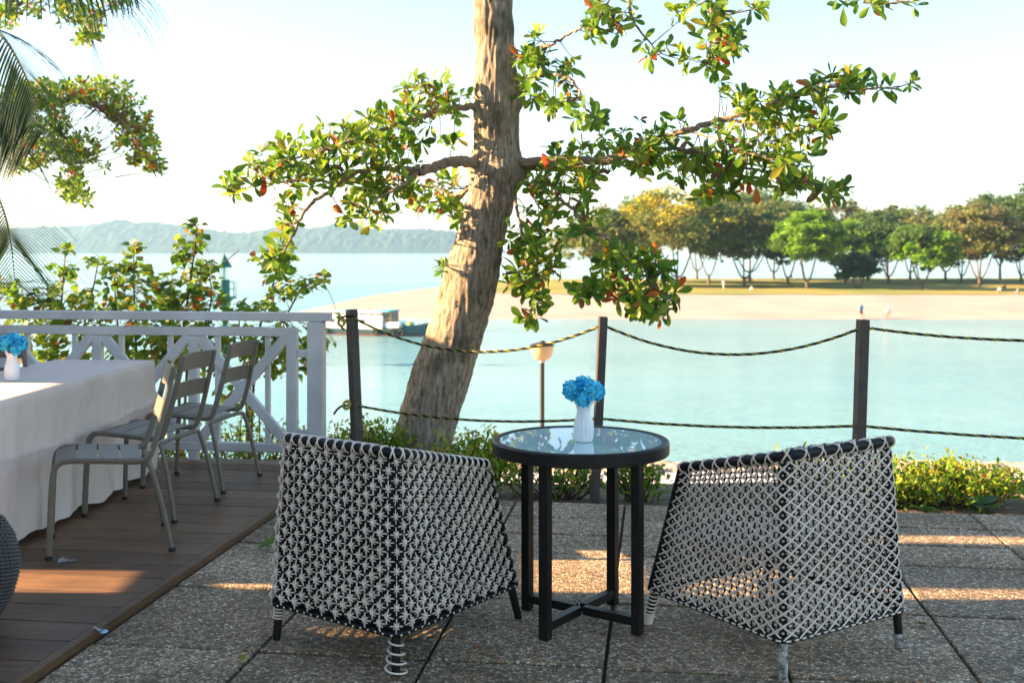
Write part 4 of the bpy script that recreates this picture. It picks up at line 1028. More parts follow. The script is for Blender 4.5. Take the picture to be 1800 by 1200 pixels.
# ------------------------------------------------------------------ tall leafy shrubs behind the railing
shrubs = [
    ('leafy shrub behind the railing and below the palm frond', (70, 800, 10.6), [[(60, 650, 10.5), (40, 560, 10.4), (20, 500, 10.4)], [(90, 650, 10.4), (105, 560, 10.2), (112, 480, 10.1), (115, 440, 10)], [(140, 640, 10.4), (150, 560, 10.2), (165, 500, 10.1), (172, 460, 10.1)]],
     [(20, 520, 30, 30, 16), (60, 540, 40, 25, 18), (110, 500, 22, 35, 14), (115, 445, 8, 14, 3), (100, 555, 40, 25, 18), (40, 600, 45, 28, 16), (110, 610, 45, 28, 18), (80, 640, 60, 16, 10), (155, 545, 22, 40, 12), (170, 470, 14, 18, 4)]),
    ('bushy shrub with a slanting bare stem behind the railing', (250, 800, 10.6), [[(270, 650, 10.5), (290, 580, 10.3), (330, 520, 10.2), (360, 490, 10.1), (420, 440, 10.0)], [(240, 640, 10.4), (238, 560, 10.2), (235, 500, 10.1), (235, 440, 10.1)], [(215, 640, 10.3), (205, 550, 10.2), (200, 480, 10.1)]],
     [(236, 450, 20, 22, 7), (235, 500, 30, 35, 17), (200, 490, 20, 30, 10), (215, 555, 40, 28, 18), (270, 555, 35, 25, 14), (190, 605, 40, 28, 16), (250, 615, 45, 28, 18), (300, 600, 35, 26, 12), (255, 645, 60, 14, 9), (280, 520, 20, 22, 6)]),
    ('tall sprig shrub rising behind the railing left of the green beacon', (320, 800, 10.4), [[(315, 650, 10.3), (325, 560, 10.2), (335, 490, 10.1), (342, 440, 10), (346, 400, 10)], [(330, 640, 10.3), (360, 570, 10.2), (372, 520, 10.1), (365, 470, 10.1)], [(310, 620, 10.3), (290, 560, 10.2), (300, 500, 10.1)]],
     [(345, 408, 16, 14, 6), (335, 445, 30, 28, 15), (350, 490, 32, 28, 17), (300, 510, 22, 28, 12), (330, 540, 38, 24, 17), (370, 545, 30, 24, 12), (340, 600, 45, 28, 18), (390, 610, 30, 26, 10), (340, 640, 45, 14, 8)]),
    ('leafy shrub behind the railing right of the green beacon', (440, 800, 10.4), [[(440, 650, 10.3), (455, 580, 10.2), (475, 520, 10.1), (490, 460, 10)], [(450, 640, 10.3), (500, 560, 10.1), (530, 510, 10.0), (568, 490, 10)], [(430, 640, 10.3), (420, 580, 10.2), (425, 545, 10.2)]],
     [(490, 462, 24, 26, 9), (455, 450, 16, 10, 3), (500, 505, 32, 26, 12), (475, 540, 22, 26, 9), (555, 495, 26, 16, 7), (425, 545, 28, 14, 7), (425, 600, 35, 26, 13), (470, 605, 40, 26, 14), (520, 600, 35, 22, 9), (510, 640, 35, 20, 9), (450, 645, 35, 14, 7), (575, 600, 8, 20, 2), (400, 690, 22, 26, 6), (590, 553, 5, 5, 1)])]
for lab, bp_, stems, bl in shrubs:
    b0 = P(*bp_); b0.z = ground_z(b0.x, b0.y)-.1; sh = thing('leafy_shrub', lab, 'shrub', b0, 0, 'tall shrubs behind the railing'); store = []
    for stp in stems:
        pts = spline([b0]+[P(*q) for q in stp], 40); MB().tube([p-b0 for p in pts], [.016-.0003*i for i in range(40)], 6).build('stem', M_twig, sh)
        for i in range(4, 40): store.append((pts[i], (pts[i]-pts[i-1]).normalized()))
    leaves = []; tw = MB()
    for (bx, by, rx, ry, nc) in bl:
        for _ in range(int(nc*1.9)):
            c = P(bx+rr.uniform(-1, 1)*rx, by+rr.uniform(-1, 1)*ry, 10.1+rr.uniform(-.35, .35)); q, qd = nearest(store, c); d = c-q
            if d.length > .03: tw.tube([x-b0 for x in (q, q.lerp(c, .5)+Vector((0, 0, .03)), c)], [.004, .003, .002], 3, caps=False)
            leaves += rosette(c, (d.normalized()+Vector((0, 0, .6))+qd*.3), rr.randint(2, 4), .058, .098, rr, .5, .7, 1.9)
    tag(tw.build('twigs', M_twig, sh), kind='stuff')
    put_leaves(sh, leaves, HEART, M_leaf, [46, 30, 14, 7, .4, 1.6, 3], rr, 300, b0)

# ------------------------------------------------------------------ low hedge shrubs along the terrace edge
M_hedge = [leafmat('hedge_green', (.20, .36, .03), (.12, .25, .025)), leafmat('hedge_lime', (.42, .48, .04), (.28, .40, .035)), leafmat('hedge_gold', (.62, .48, .04), (.45, .40, .04)), M_leaf[6]]
def low_shrub(label, c, rx, ry, h, n, wts, seed, gz=None, leg=.35):
    r2 = random.Random(seed); gz = ground_z(c[0], c[1])-.03 if gz is None else gz; o = thing('low_shrub', label, 'shrub', (c[0], c[1], gz), 0, 'low shrubs along the terrace edge')
    st = MB(); V, Fq = SMALL[0]; VV = []; FF = []; MI = []; off = 0; tips = []
    for k in range(int(14+n/60)):
        a = r2.uniform(0, 6.28); f = math.sqrt(r2.random()); tip = Vector((math.cos(a)*rx*f, math.sin(a)*ry*f, h*(1-.35*f*f)*r2.uniform(.72, 1.05)))
        b0 = Vector((tip.x*.35+r2.uniform(-.05, .05), tip.y*.35, 0)); pts = spline([b0, b0.lerp(tip, .5)+Vector((tip.x*.12, 0, .02)), tip], 10)
        mbs = MB().tube(pts, [.007-.0005*i for i in range(10)], 4); st.add(mbs.v, mbs.f); tips.append(pts)
    st.build('stems', M_twig, o)
    for k in range(n):
        pts = r2.choice(tips); g = leg+(1-leg)*r2.random()**.7; p = pts[min(9, int(g*9))]+Vector((r2.gauss(0, .045), r2.gauss(0, .045), r2.gauss(0, .035)))
        if p.z < .02: continue
        d = Vector((r2.gauss(0, 1), r2.gauss(0, 1), r2.gauss(.5, .8))); Rm = orient(d, Vector((r2.gauss(0, .5), r2.gauss(0, .5), 1))); L = r2.uniform(.03, .055)
        VV.append((V*L) @ np.array(Rm).T+np.array(p)); FF.append(Fq+off); off += len(V); MI += [r2.choices((0, 1, 2, 3), wts)[0]]*len(Fq)
    tag(link('crown', npmesh('crown', np.concatenate(VV), np.concatenate(FF), M_hedge, MI, True), o), kind='stuff')
low_shrub('yellow-green low shrub right of the leaning trunk', (-.28, 7.2), .34, .22, .44, 2600, (34, 40, 23, 3), 1)
low_shrub('thin low shrub behind the round table legs', (.28, 7.05), .36, .18, .32, 900, (50, 25, 15, 12), 2)
low_shrub('low green shrub beside the round table and shoreline rocks', (.78, 7.0), .17, .14, .34, 800, (75, 22, 3, 1), 3)
low_shrub('lime low shrub between railing post and leaning trunk', (-1.02, 7.75), .36, .22, .46, 2400, (40, 45, 12, 3), 4)
low_shrub('sparse low shrub showing under the white railing', (-1.95, 8.2), .5, .25, .55, 1300, (40, 38, 16, 6), 5)
low_shrub('sparse yellowish shrub under the railing beside the tablecloth', (-2.75, 8.25), .45, .25, .5, 900, (35, 38, 20, 7), 6)
low_shrub('dense bright green and golden shrub right of the lattice armchair', (2.62, 6.86), .62, .28, .29, 4600, (52, 30, 14, 4), 7)
low_shrub('golden green shrub half hidden by the lattice armchair', (1.98, 6.98), .36, .24, .33, 2200, (44, 30, 20, 6), 8)
# small leafy plants and a fallen fruit at the slab edge
def sprout(label, p, n, L, seed, shapes=LONG, mats=(M_leaf[1], M_leaf[0]), el=.9):
    r2 = random.Random(seed); o = thing('seedling', label, 'plant', p); 
    MB().tube([(0, 0, -.02), (.004, 0, L*.35), (0, .004, L*.6)], .004, 5).build('stem', M_twig, o)
    lv = [(Vector((0, 0, L*(.15+.45*k/n)))+Vector(p), orient(Vector((math.cos(k*2.4), math.sin(k*2.4), r2.uniform(.1, el))), Vector((0, 0, 1))), L*r2.uniform(.6, 1.0)) for k in range(n)]
    put_leaves(o, lv, shapes, list(mats), [1]*len(mats), r2, 300, Vector(p))
q = G(1160, 878, -.03); sprout('young broad-leaved plant at the slab edge beside the lattice armchair', q+Vector((0, .1, -.05)), 9, .13, 1)
q = G(1088, 868, -.03); sprout('grassy tuft of long leaves behind the round table', q+Vector((0, .1, -.05)), 16, .12, 2, LONG, (M_leaf[0], M_leaf[1]), 1.8)
q = G(985, 866, -.03); sprout('bright green seedling with big leaves behind the table legs', q+Vector((0, .15, -.05)), 8, .13, 3, HEART, (M_leaf[1], M_leaf[0]), 1.2)
q = G(1745, 905, -.03); sprout('broad dark green leaves at the foot of the golden shrub', q+Vector((0, .15, -.05)), 10, .14, 4, HEART, (M_leaf[0], M_leaf[2]), .9)
q = G(1640, 903, -.03); sprout('small ferny sprout at the slab edge right of the armchair', q+Vector((0, .12, -.05)), 14, .10, 5, LONG, (M_leaf[1], M_leaf[0]), 1.2)
q = G(953, 872, 0); fr_ = MB().lathe([(.001, 0), (.012, .004), (.021, .018), (.022, .03), (.015, .045), (.001, .052)], 16); o = fr_.build('almond_fruit', leafmat('fruit_green', (.16, .24, .04), (.1, .17, .03))); o.location = q+Vector((0, -.03, .001)); o.rotation_euler = (.3, .2, 0)
tag(o, 'green almond fruit lying at the slab edge behind the table', 'fruit')
def litter(name, label, cat, p, shapes, m, L, rz, tilt=.1, group=None):
    o = link(name, npmesh(name, *shapes, [m], smooth=True)); o.matrix_basis = Matrix.Translation(p+Vector((0, 0, .008))) @ Matrix.Rotation(rz, 4, 'Z') @ Matrix.Rotation(tilt, 4, 'X') @ Matrix.Scale(L, 4)
    return tag(o, label, cat, group)
CURL = leaf_shape([(0, .03), (.2, .2), (.5, .36), (.75, .3), (1.0, .03)], -.25, .5)
litter('fallen_leaf', 'crumpled green leaf on the slabs by the deck edge', 'leaf', G(452, 966), CURL, M_leaf[0], .11, -1.2)
litter('fallen_leaf', 'small orange leaf on the slab under the star armchair', 'leaf', G(845, 1147), CURL, M_leaf[5], .028, .5)
litter('fallen_leaf', 'curled brown leaf on the slab right of the lattice armchair', 'leaf', G(1627, 1100), CURL, M_leaf[6], .06, 2.2)
litter('fallen_leaf', 'brown leaf on the slab in front of the round table', 'leaf', G(1065, 1122), CURL, M_leaf[6], .03, 1.2)
litter('fallen_leaf', 'yellow leaf in the slab joint beside the deck', 'leaf', G(425, 1165), CURL, M_leaf[3], .035, .2)
litter('fallen_leaf', 'tiny brown leaf on the sunlit slabs under the round table', 'leaf', G(1030, 1010), CURL, M_leaf[6], .03, 4)
M_scrap = mat('blue_plastic', (.35, .62, .78), .3, .5); M_film = mat('clear_film', (.6, .6, .6), .15, .6, trans=.5)
mb = MB().lathe([(.001, 0), (.008, .001), (.0115, .006), (.009, .011), (.001, .013)], 14, mod=lambda r, z, a, i: (r*(1+.9*abs(math.cos(a/2+.2))), z))
o = mb.build('plastic_scrap', M_scrap); o.location = G(180, 1114, .0)+Vector((0, 0, .004)); tag(o, 'pale blue plastic scrap at the corner of deck and slabs', 'litter')
def film(label, p, L, seed):
    r2 = random.Random(seed); V = [(L*(i/7-.5)+r2.uniform(-.2, .2)*L*.1, L*.35*(j/3-.5)*(1-abs(i/7-.5))+r2.uniform(-1, 1)*L*.04, abs(r2.gauss(0, .10*L))+.001) for i in range(8) for j in range(4)]
    Fq = [(i*4+j, i*4+j+1, (i+1)*4+j+1, (i+1)*4+j) for i in range(7) for j in range(3)]
    o = link('plastic_film', npmesh('plastic_film', V, Fq, [M_film], smooth=True)); o.location = p; o.rotation_euler = (0, 0, r2.uniform(0, 3)); tag(o, label, 'litter')
film('crumpled clear film at the deck edge by the blue scrap', G(170, 1107, DZ)+Vector((0, 0, .002)), .06, 1)
film('shred of white film on the deck beside the near chair foot', G(116, 988, DZ)+Vector((0, 0, .002)), .075, 2)
# weeds and moss in the joints
mv = []; 
def weed(p, n, L, seed):
    r2 = random.Random(seed)
    for k in range(n):
        q = p+Vector((r2.gauss(0, .025), r2.gauss(0, .012), -.012)); V, Fq = SMALL[0]
        mv.append(((V*r2.uniform(.5, 1)*L) @ np.array(orient(Vector((r2.gauss(0, 1), r2.gauss(0, 1), .9)), Vector((0, 0, 1)))).T+np.array(q), Fq))
for k, (px, py, n, L) in enumerate([(205, 1130, 26, .018), (170, 1127, 20, .02), (268, 1133, 16, .012), (470, 925, 26, .022), (455, 1135, 30, .016), (430, 1165, 14, .012), (1220, 1180, 30, .016), (1725, 990, 26, .022), (1748, 940, 26, .018), (1640, 994, 14, .014), (860, 1006, 12, .012), (780, 1098, 12, .012), (1600, 1020, 14, .012), (1797, 1000, 20, .02)]):
    weed(G(px, py), n, L, 50+k)
o = 0; VV = []; FF = []
for V, Fq in mv: VV.append(V); FF.append(Fq+o); o += len(V)
tag(link('weeds', npmesh('weeds', np.concatenate(VV), np.concatenate(FF), [M_leaf[1]], smooth=True)), 'small green weeds growing in the joints of the paving', 'weeds', kind='stuff')

# ------------------------------------------------------------------ wicker tub seat at the deck edge
wk = thing('wicker_tub_chair', 'rounded dark wicker tub seat with cream cushion on the deck', 'chair', (-2.215, 4.12, DZ))
prof = [(.20, .0), (.27, .04), (.325, .12), (.35, .21), (.352, .28), (.335, .35), (.30, .41), (.27, .43)]
zz = np.linspace(0, .43, 62); rp = np.interp(zz, [p[1] for p in prof], [p[0] for p in prof])
MB().lathe([(r-.008, z) for r, z in zip(rp, zz)], 48).build('shell', M_rubber, wk)
wm = MB()
for k, (r, z) in enumerate(zip(rp, zz)):
    pts = [(math.cos(a)*(r+.004*math.cos(36*a+math.pi*k)), math.sin(a)*(r+.004*math.cos(36*a+math.pi*k)), z) for a in np.linspace(0, 2*math.pi, 145)]
    MB().tube(pts, .0042, 4, caps=False).build('wicker_strand', M_wicker, wk)
MB().lathe([(.001, .405), (.20, .405), (.235, .42), (.245, .44), (.235, .462), (.19, .475), (.001, .478)], 48).build('cushion', M_cushion, wk)
bk = [(math.cos(a)*.33, math.sin(a)*.33, .43+.30*max(0, math.cos((a-math.pi)*.8))**.6) for a in np.linspace(math.pi*.55, math.pi*1.45, 40)]
MB().tube(bk, .02, 8).build('back_rim', M_wicker, wk)
for k in range(1, 14):
    f = k/14; pts = [Vector((p[0]*(1-.04*f), p[1]*(1-.04*f), .43+(p[2]-.43)*f)) for p in bk]
    MB().tube(pts, .0075, 4).build('wicker_strand', M_wicker, wk)

# ------------------------------------------------------------------ promenade lamps and shoreline rocks
def lamp(label, x, y):
    gz = -2.67; o = thing('promenade_lamp', label, 'lamp', (x, y, gz), 0, 'globe lamps on the promenade'); H = CH-(637-HZ)/F*19.5-gz
    MB().lathe([(.09, 0), (.09, .03), (.05, .06), (.048, .5), (.042, .55)], 14).build('base', M_darkgreen, o)
    MB().tube([(0, 0, .5), (0, 0, H)], .04, 12).build('pole', M_darkgreen, o)
    MB().lathe([(.045, H), (.055, H+.03), (.06, H+.05)], 14).build('collar', M_conc, o)
    MB().lathe([(.055, H+.035), (.11, H+.055), (.165, H+.11), (.195, H+.19), (.20, H+.27), (.20, H+.30)], 28).build('globe', M_globe, o)
    MB().lathe([(.215, H+.295), (.222, H+.31), (.15, H+.335), (.06, H+.355), (.045, H+.38), (.001, H+.385)], 28).build('cap', M_darkgreen, o)
q = P(953, 620, 19.5); lamp('globe lamp on dark pole between trunk and round table', q.x, 19.5)
q = P(29, 590, 18.9); lamp('globe lamp behind the railing above the tablecloth vase', q.x, 18.9)
rv = thing('rock_revetment', 'tan and grey boulders lining the near shore', 'rocks', (0, 21, -2.8))
rock_me = []
for k in range(9):
    r2 = random.Random(k); bmv = []; n, m = 8, 5
    for i in range(m+1):
        for j in range(n):
            th = math.pi*i/m; a = 2*math.pi*j/n; d = Vector((math.sin(th)*math.cos(a), math.sin(th)*math.sin(a), math.cos(th)))
            d = d*(1+.35*mnoise.noise(d*1.3+Vector((k*7, 0, 0)))+.18*mnoise.noise(d*3+Vector((k*7, 3, 0)))); bmv.append(d)
    fs = [(i*n+j, i*n+(j+1) % n, (i+1)*n+(j+1) % n, (i+1)*n+j) for i in range(m) for j in range(n)]
    rock_me.append((bmv, fs))
r2 = random.Random(5); spots = []
for k in range(4200):
    y = 21.2+14.6*r2.random(); x = r2.uniform(-16, 24); s = r2.uniform(.10, .25)*(1+.01*(y-21)); spots.append((x, y, s))
def vis(p):
    x = 900+p[0]/p[1]*F; return (1115 < x < 1215) or (1660 < x < 1810) or (340 < x < 580)
spots.sort(key=lambda p: (0 if vis(p) else 1, -p[2]/p[1]))
cache = {}; mb = MB()
for i, (x, y, s) in enumerate(spots):
    k = r2.randrange(9); mi = r2.choices((0, 1, 2), (5, 2, 4))[0]; z = ground_z(x, y)+s*.25
    M = Matrix.Translation((x, y-21, z+2.8)) @ Matrix.Rotation(r2.uniform(0, 6.28), 4, 'Z') @ Matrix.Rotation(r2.uniform(-.4, .4), 4, 'X') @ Matrix.Diagonal((s*1.25, s, s*.75, 1))
    if i < 300:
        if (k, mi) not in cache: m_ = MB(); m_.add(*rock_me[k]); cache[(k, mi)] = m_.mesh('boulder', M_rock[mi], False)
        link('boulder', cache[(k, mi)], rv, M)
    else: mb.add([M @ c for c in rock_me[k][0]], rock_me[k][1], mi)
tag(mb.build('boulders', M_rock, rv, False), kind='stuff')

# ------------------------------------------------------------------ green beacon and the moored bumboat
M_beacon = mat('beacon_green', (.005, .13, .10), .5, .4, var=.25, vscale=2)
bc = P(394, 632, 72.0); be = thing('navigation_beacon', 'green navigation beacon on a pile in the water', 'beacon', (bc.x, 72, WZ))
zz_ = lambda py: CH-(py-HZ)/F*72-WZ
MB().lathe([(.001, zz_(445)), (.52, zz_(469)), (.50, zz_(470)), (.001, zz_(467.5))], 20).build('cone_topmark', M_beacon, be)
MB().tube([(0, 0, zz_(494)), (0, 0, zz_(466))], .035, 8).build('mast', M_beacon, be)
for a in range(4): MB().tube([(.25*math.cos(a*1.57+.6), .25*math.sin(a*1.57+.6), zz_(494)), (.17*math.cos(a*1.57+.6), .17*math.sin(a*1.57+.6), zz_(470))], .018, 5).build('strut', M_beacon, be)
MB().lathe([(.001, zz_(521)), (.36, zz_(521)), (.36, zz_(493)), (.33, zz_(491.5)), (.001, zz_(491))], 24).build('lantern_body', M_beacon, be)
MB().lathe([(.18, zz_(540)), (.55, zz_(526)), (.78, zz_(524)), (.80, zz_(521.5)), (.001, zz_(521))], 28).build('platform', M_beacon, be)
for a in range(10):
    an = a*.628+.2; MB().tube([(.76*math.cos(an), .76*math.sin(an), zz_(522)), (.76*math.cos(an), .76*math.sin(an), zz_(495))], .018, 5).build('rail_post', M_beacon, be)
for h in (495, 508): MB().tube([(.76*math.cos(a), .76*math.sin(a), zz_(h)) for a in np.linspace(.2, 5.9, 40)], .018, 5).build('guard_rail', M_beacon, be)
MB().tube([(0, 0, -.5), (0, 0, zz_(538))], .2, 16).build('pile', M_beacon, be)

M_hull = mat('hull_paint', (.055, .11, .12), .45, .4, var=.25, vscale=2); M_red = mat('antifouling_red', (.30, .09, .06), .6); M_bwhite = mat('boat_white', (.88, .87, .86), .5, .3, var=.08)
M_teal = mat('boat_teal', (.10, .42, .48), .6); M_wood = mat('wheelhouse_wood', (.33, .19, .12), .6); M_yel = mat('float_yellow', (.72, .72, .05), .5)
M_grey = mat('boat_grey', (.25, .25, .26), .6)
bo = P(663, 588, 97); bt_ = thing('bumboat', 'white cabin bumboat with dark green hull moored by the sand spit', 'boat', (bo.x, 97, WZ), math.radians(-22))
L2 = 4.85
def hullm(z_lo, z_hi, mt, name, gap=0.0):
    V = []; Fq = []; n = 28
    for i in range(n):
        f = i/(n-1); x = -L2+2*L2*f; w_ = 1.35*(1-max(0, (f-.55)/.45)**2.2)*(1-.12*(1-f)); sh = .55+.18*abs(f-.35)*0+.62*max(0, (f-.45)/.55)**2
        zt = sh if z_hi is None else z_hi; zb_ = z_lo
        for s in (-1, 1): V.append((x-.35*(1-1)*f, s*(w_*.86+.02+gap), zb_)); V.append((x+.18*f*f, s*(w_+.03+gap), zt))
    for i in range(n-1):
        o = i*4; Fq += [(o, o+4, o+5, o+1), (o+2, o+3, o+7, o+6), (o, o+2, o+6, o+4)]
        Fq.append((o+1, o+5, o+7, o+3))
    Fq += [(0, 1, 3, 2), ((n-1)*4, (n-1)*4+2, (n-1)*4+3, (n-1)*4+1)]
    return MB().add(V, Fq).build(name, mt, bt_, False)
hullm(.02, None, M_hull, 'hull'); hullm(-.2, .10, M_red, 'boot_stripe', .012)
MB().box((-1.75, 0, 1.12), (5.6, 2.05, 1.2), bev=.04).build('cabin', M_bwhite, bt_)
MB().box((-1.9, 0, 2.02), (5.9, 2.25, .07), bev=.02).build('cabin_roof', M_bwhite, bt_)
MB().box((.85, 0, 2.09), (1.7, 2.1, .09), bev=.03).build('teal_awning', M_teal, bt_); MB().box((-3.6, 0, 2.085), (2.0, 2.0, .06), bev=.02).build('teal_awning', M_teal, bt_)
for x in (-4.6, -3.4, -2.2, -1.2, -.2):
    for s in (-1, 1): MB().box((x, s*1.02, 1.78), (.06, .06, .44)).build('pillar', M_bwhite, bt_)
for i, x in enumerate((-3.9, -2.8, -.9)): MB().box((x, -1.03, 1.22), (.5, .03, .34)).build('cabin_window', M_window, bt_)
MB().box((-1.55, -1.032, 1.1), (.3, .03, .85)).build('door', M_grey, bt_)
wh = MB().box((1.25, 0, 1.55), (1.0, 1.4, 1.0), bev=.03).build('wheelhouse', M_wood, bt_)
MB().box((1.25, -.705, 1.72), (.6, .02, .34)).build('window', M_window, wh); MB().box((1.755, 0, 1.72), (.02, 1.0, .34)).build('window', M_window, wh)
MB().box((1.15, 0, 2.17), (1.3, 1.7, .07), bev=.02).build('wheelhouse_roof', M_teal, bt_)
MB().box((1.9, 0, .92), (1.4, 1.7, .5), bev=.05).build('fore_cabin', M_bwhite, bt_)
MB().box((3.0, .1, .98), (.8, .9, .35), bev=.1).build('blue_tarpaulin', M_teal, bt_)
MB().lathe([(.001, -.2), (.16, -.14), (.22, 0), (.16, .14), (.001, .2)], 14, c=(3.45, -.5, 1.1)).build('mooring_float', M_yel, bt_)
for x in (-4.4, -2.0, .55, 2.1, 2.9):
    w_ = 1.35*(1-max(0, ((x+L2)/(2*L2)-.55)/.45)**2.2)*(1-.12*(1-(x+L2)/(2*L2)))+.09
    MB().tube([(x+.2*math.cos(a), -w_, .36+.2*math.sin(a)) for a in np.linspace(0, 2*math.pi, 18)], .075, 7, caps=False).build('tyre_fender', M_rubber, bt_)
MB().tube([(.6, 0, 2.1), (.6, 0, 3.0)], .03, 6).build('mast', M_grey, bt_); MB().tube([(4.6, 0, 1.1), (4.65, 0, 1.55)], .03, 6).build('bow_post', M_grey, bt_)
for x in (-1.0, -.7): MB().box((x, .2, 2.2), (.12, .12, .3)).build('roof_vent', M_grey, bt_)

# ------------------------------------------------------------------ trees of the far lawn
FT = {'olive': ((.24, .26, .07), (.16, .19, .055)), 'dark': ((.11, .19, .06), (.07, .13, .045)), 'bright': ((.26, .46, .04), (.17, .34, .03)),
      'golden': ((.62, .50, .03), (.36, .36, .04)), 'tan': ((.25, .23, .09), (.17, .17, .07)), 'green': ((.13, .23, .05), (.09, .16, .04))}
M_ftrunk = mat('far_trunk', (.15, .12, .095), .9, .1, var=.4, vscale=1)
FM = {k: leafmat('far_'+k, a, b) for k, (a, b) in FT.items()}
def far_tree(label, px, ptop, pbase_, wpx, cols_, seed, trunk_forks=3, flat=.5, dense=1.0, lean=0.0, lo=.42):
    lo *= .45; wpx *= 1.16
    r2 = random.Random(seed); z0 = -4.35; Y = (CH-z0)*F/(pbase_-HZ); s = Y/F; x = (px-900)*s; z0 = spit_z(x, Y); H = CH-(ptop-HZ)*s-z0; Wd = wpx*s/2
    o = thing('rain_tree', label, 'tree', (x, Y, z0-.1), 0, 'trees on the far lawn')
    tr_ = MB(); zf = H*lo; tips = []
    tr_.tube(spline([(0, 0, 0), (lean*.3, .05, zf*.3), (lean, 0, zf*.62)], 8), [.30-.012*i for i in range(8)], 8)
    for k in range(trunk_forks):
        a = 6.283*k/trunk_forks+r2.uniform(-.4, .4); e = Vector((lean+math.cos(a)*Wd*.5, math.sin(a)*Wd*.5, H*r2.uniform(.62, .8)))
        tr_.tube(spline([(lean*.95, 0, zf*.58), (lean+math.cos(a)*Wd*.14, math.sin(a)*Wd*.14, zf), e], 10), [.19-.014*i for i in range(10)], 6)
        for q in range(3):
            b = a+r2.uniform(-.7, .7); e2 = Vector((lean+math.cos(b)*Wd*.85, math.sin(b)*Wd*.85, H*r2.uniform(.6, .85)))
            tr_.tube(spline([e.lerp(Vector((lean, 0, zf)), .5), e.lerp(e2, .4)+Vector((0, 0, .3)), e2], 6), .045, 4, caps=False)
    tr_.build('trunk', M_ftrunk, o)
    # crown of leaf tufts grouped in clumps on an umbrella-shaped dome
    clumps = []
    for k in range(int(92*dense)):
        a = r2.uniform(0, 6.283); f = math.sqrt(r2.random()); zt = H*(1-(1-flat)*.55*f*f); zb = H*(lo+.08+.15*f)
        z = zb+(zt-zb)*r2.random()**.65; clumps.append((Vector((lean+math.cos(a)*Wd*f*.93, math.sin(a)*Wd*f*.93, z)), r2.uniform(.10, .18)*Wd*1.7))
    n_per = 95; VV = []; FF = []; MI = []; off = 0
    base = np.array([(-.5, -.28, 0), (.5, -.28, 0), (.62, .28, .1), (-.4, .3, .06)], np.float32)
    for c, r in clumps:
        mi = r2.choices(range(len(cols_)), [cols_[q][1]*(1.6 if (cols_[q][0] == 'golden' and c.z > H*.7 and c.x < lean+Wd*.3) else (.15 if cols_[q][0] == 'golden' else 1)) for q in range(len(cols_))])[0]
        for k in range(n_per):
            d = Vector((r2.gauss(0, 1), r2.gauss(0, 1), r2.gauss(0, .62))); d = d.normalized()*(r*r2.random()**.45); d.z *= .62
            Rm = orient(Vector((r2.gauss(0, 1), r2.gauss(0, 1), r2.gauss(0, .4))), Vector((r2.gauss(0, .6), r2.gauss(0, .6), 1))); L = r2.uniform(.34, .7)
            VV.append((base*L) @ np.array(Rm).T+np.array(c+d)); FF.append(np.arange(4)+off); off += 4; MI.append(mi)
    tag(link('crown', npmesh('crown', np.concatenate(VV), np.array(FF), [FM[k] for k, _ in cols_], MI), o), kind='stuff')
    return o
far_tree('low spreading olive tree at the left end of the lawn', 1062, 365, 502, 140, [('olive', 3), ('green', 2)], 1, 3, .4, 1.0, -1, .36)
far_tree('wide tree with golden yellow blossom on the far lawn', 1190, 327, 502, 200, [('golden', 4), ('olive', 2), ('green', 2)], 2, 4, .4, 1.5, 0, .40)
far_tree('broad grey-green tree behind the tree with tan top', 1318, 326, 494, 200, [('dark', 3), ('olive', 2), ('green', 2)], 3, 4, .5, 1.5, 0, .42)
far_tree('medium green tree with tan top on the far lawn', 1308, 362, 502, 150, [('green', 3), ('olive', 3), ('tan', 1)], 4, 3, .5, 1.1, 0, .42)
far_tree('slim dark tree between the tan-topped and bright trees', 1385, 378, 500, 90, [('dark', 3), ('green', 2)], 5, 2, .4, .8, 0, .45)
far_tree('bright lime green tree in the middle of the far lawn', 1418, 366, 506, 110, [('bright', 5), ('green', 1)], 6, 3, .5, 1.0, 0, .40)
far_tree('second lime green tree with layered crown', 1486, 384, 497, 110, [('bright', 5), ('green', 2)], 7, 3, .6, 1.0, 0, .42)
far_tree('grey olive tree rising behind the lime green trees', 1472, 352, 490, 130, [('olive', 3), ('tan', 2)], 8, 3, .5, 1.0, 0, .5)
far_tree('small dark tree in front of the lamp on the far lawn', 1508, 438, 504, 62, [('dark', 3), ('green', 1)], 9, 2, .3, .6, 0, .2)
far_tree('dark green tree beside the far lamp', 1562, 368, 497, 120, [('dark', 4), ('green', 2)], 10, 3, .4, 1.1, 0, .42)
far_tree('slender tall pale tree poking above the dark crown', 1560, 340, 489, 50, [('olive', 2), ('tan', 2)], 11, 2, .2, .5, 0, .8)
far_tree('light green tree with pale trunk near the beach', 1620, 388, 508, 110, [('bright', 3), ('green', 3)], 12, 3, .45, 1.0, 0, .40)
far_tree('olive tree behind the light green tree', 1662, 356, 492, 130, [('olive', 3), ('dark', 2)], 13, 3, .5, 1.0, 0, .46)
far_tree('tan brown feathery tree on the right of the lawn', 1722, 358, 502, 130, [('tan', 4), ('olive', 3)], 14, 4, .5, 1.1, 0, .42)
far_tree('green tree with flat top rising above the tan tree', 1758, 334, 490, 110, [('green', 3), ('dark', 2)], 15, 3, .6, .9, 0, .6)
far_tree('dark green tall tree at the far right of the lawn', 1822, 322, 498, 120, [('green', 3), ('dark', 3)], 16, 3, .5, 1.2, 0, .42)
far_tree('brown olive tree behind the tall tree at the right', 1795, 385, 494, 110, [('tan', 3), ('olive', 3)], 17, 3, .5, .9, 0, .44)
far_tree('slim tree with thin forked trunk near the golden tree', 1246, 360, 498, 100, [('dark', 2), ('olive', 2), ('golden', 1)], 18, 2, .4, .9, 0, .45)
far_tree('drooping grey-green tree left of the golden tree', 1120, 350, 496, 110, [('olive', 3), ('green', 2), ('golden', 1)], 19, 3, .4, 1.0, 0, .40)
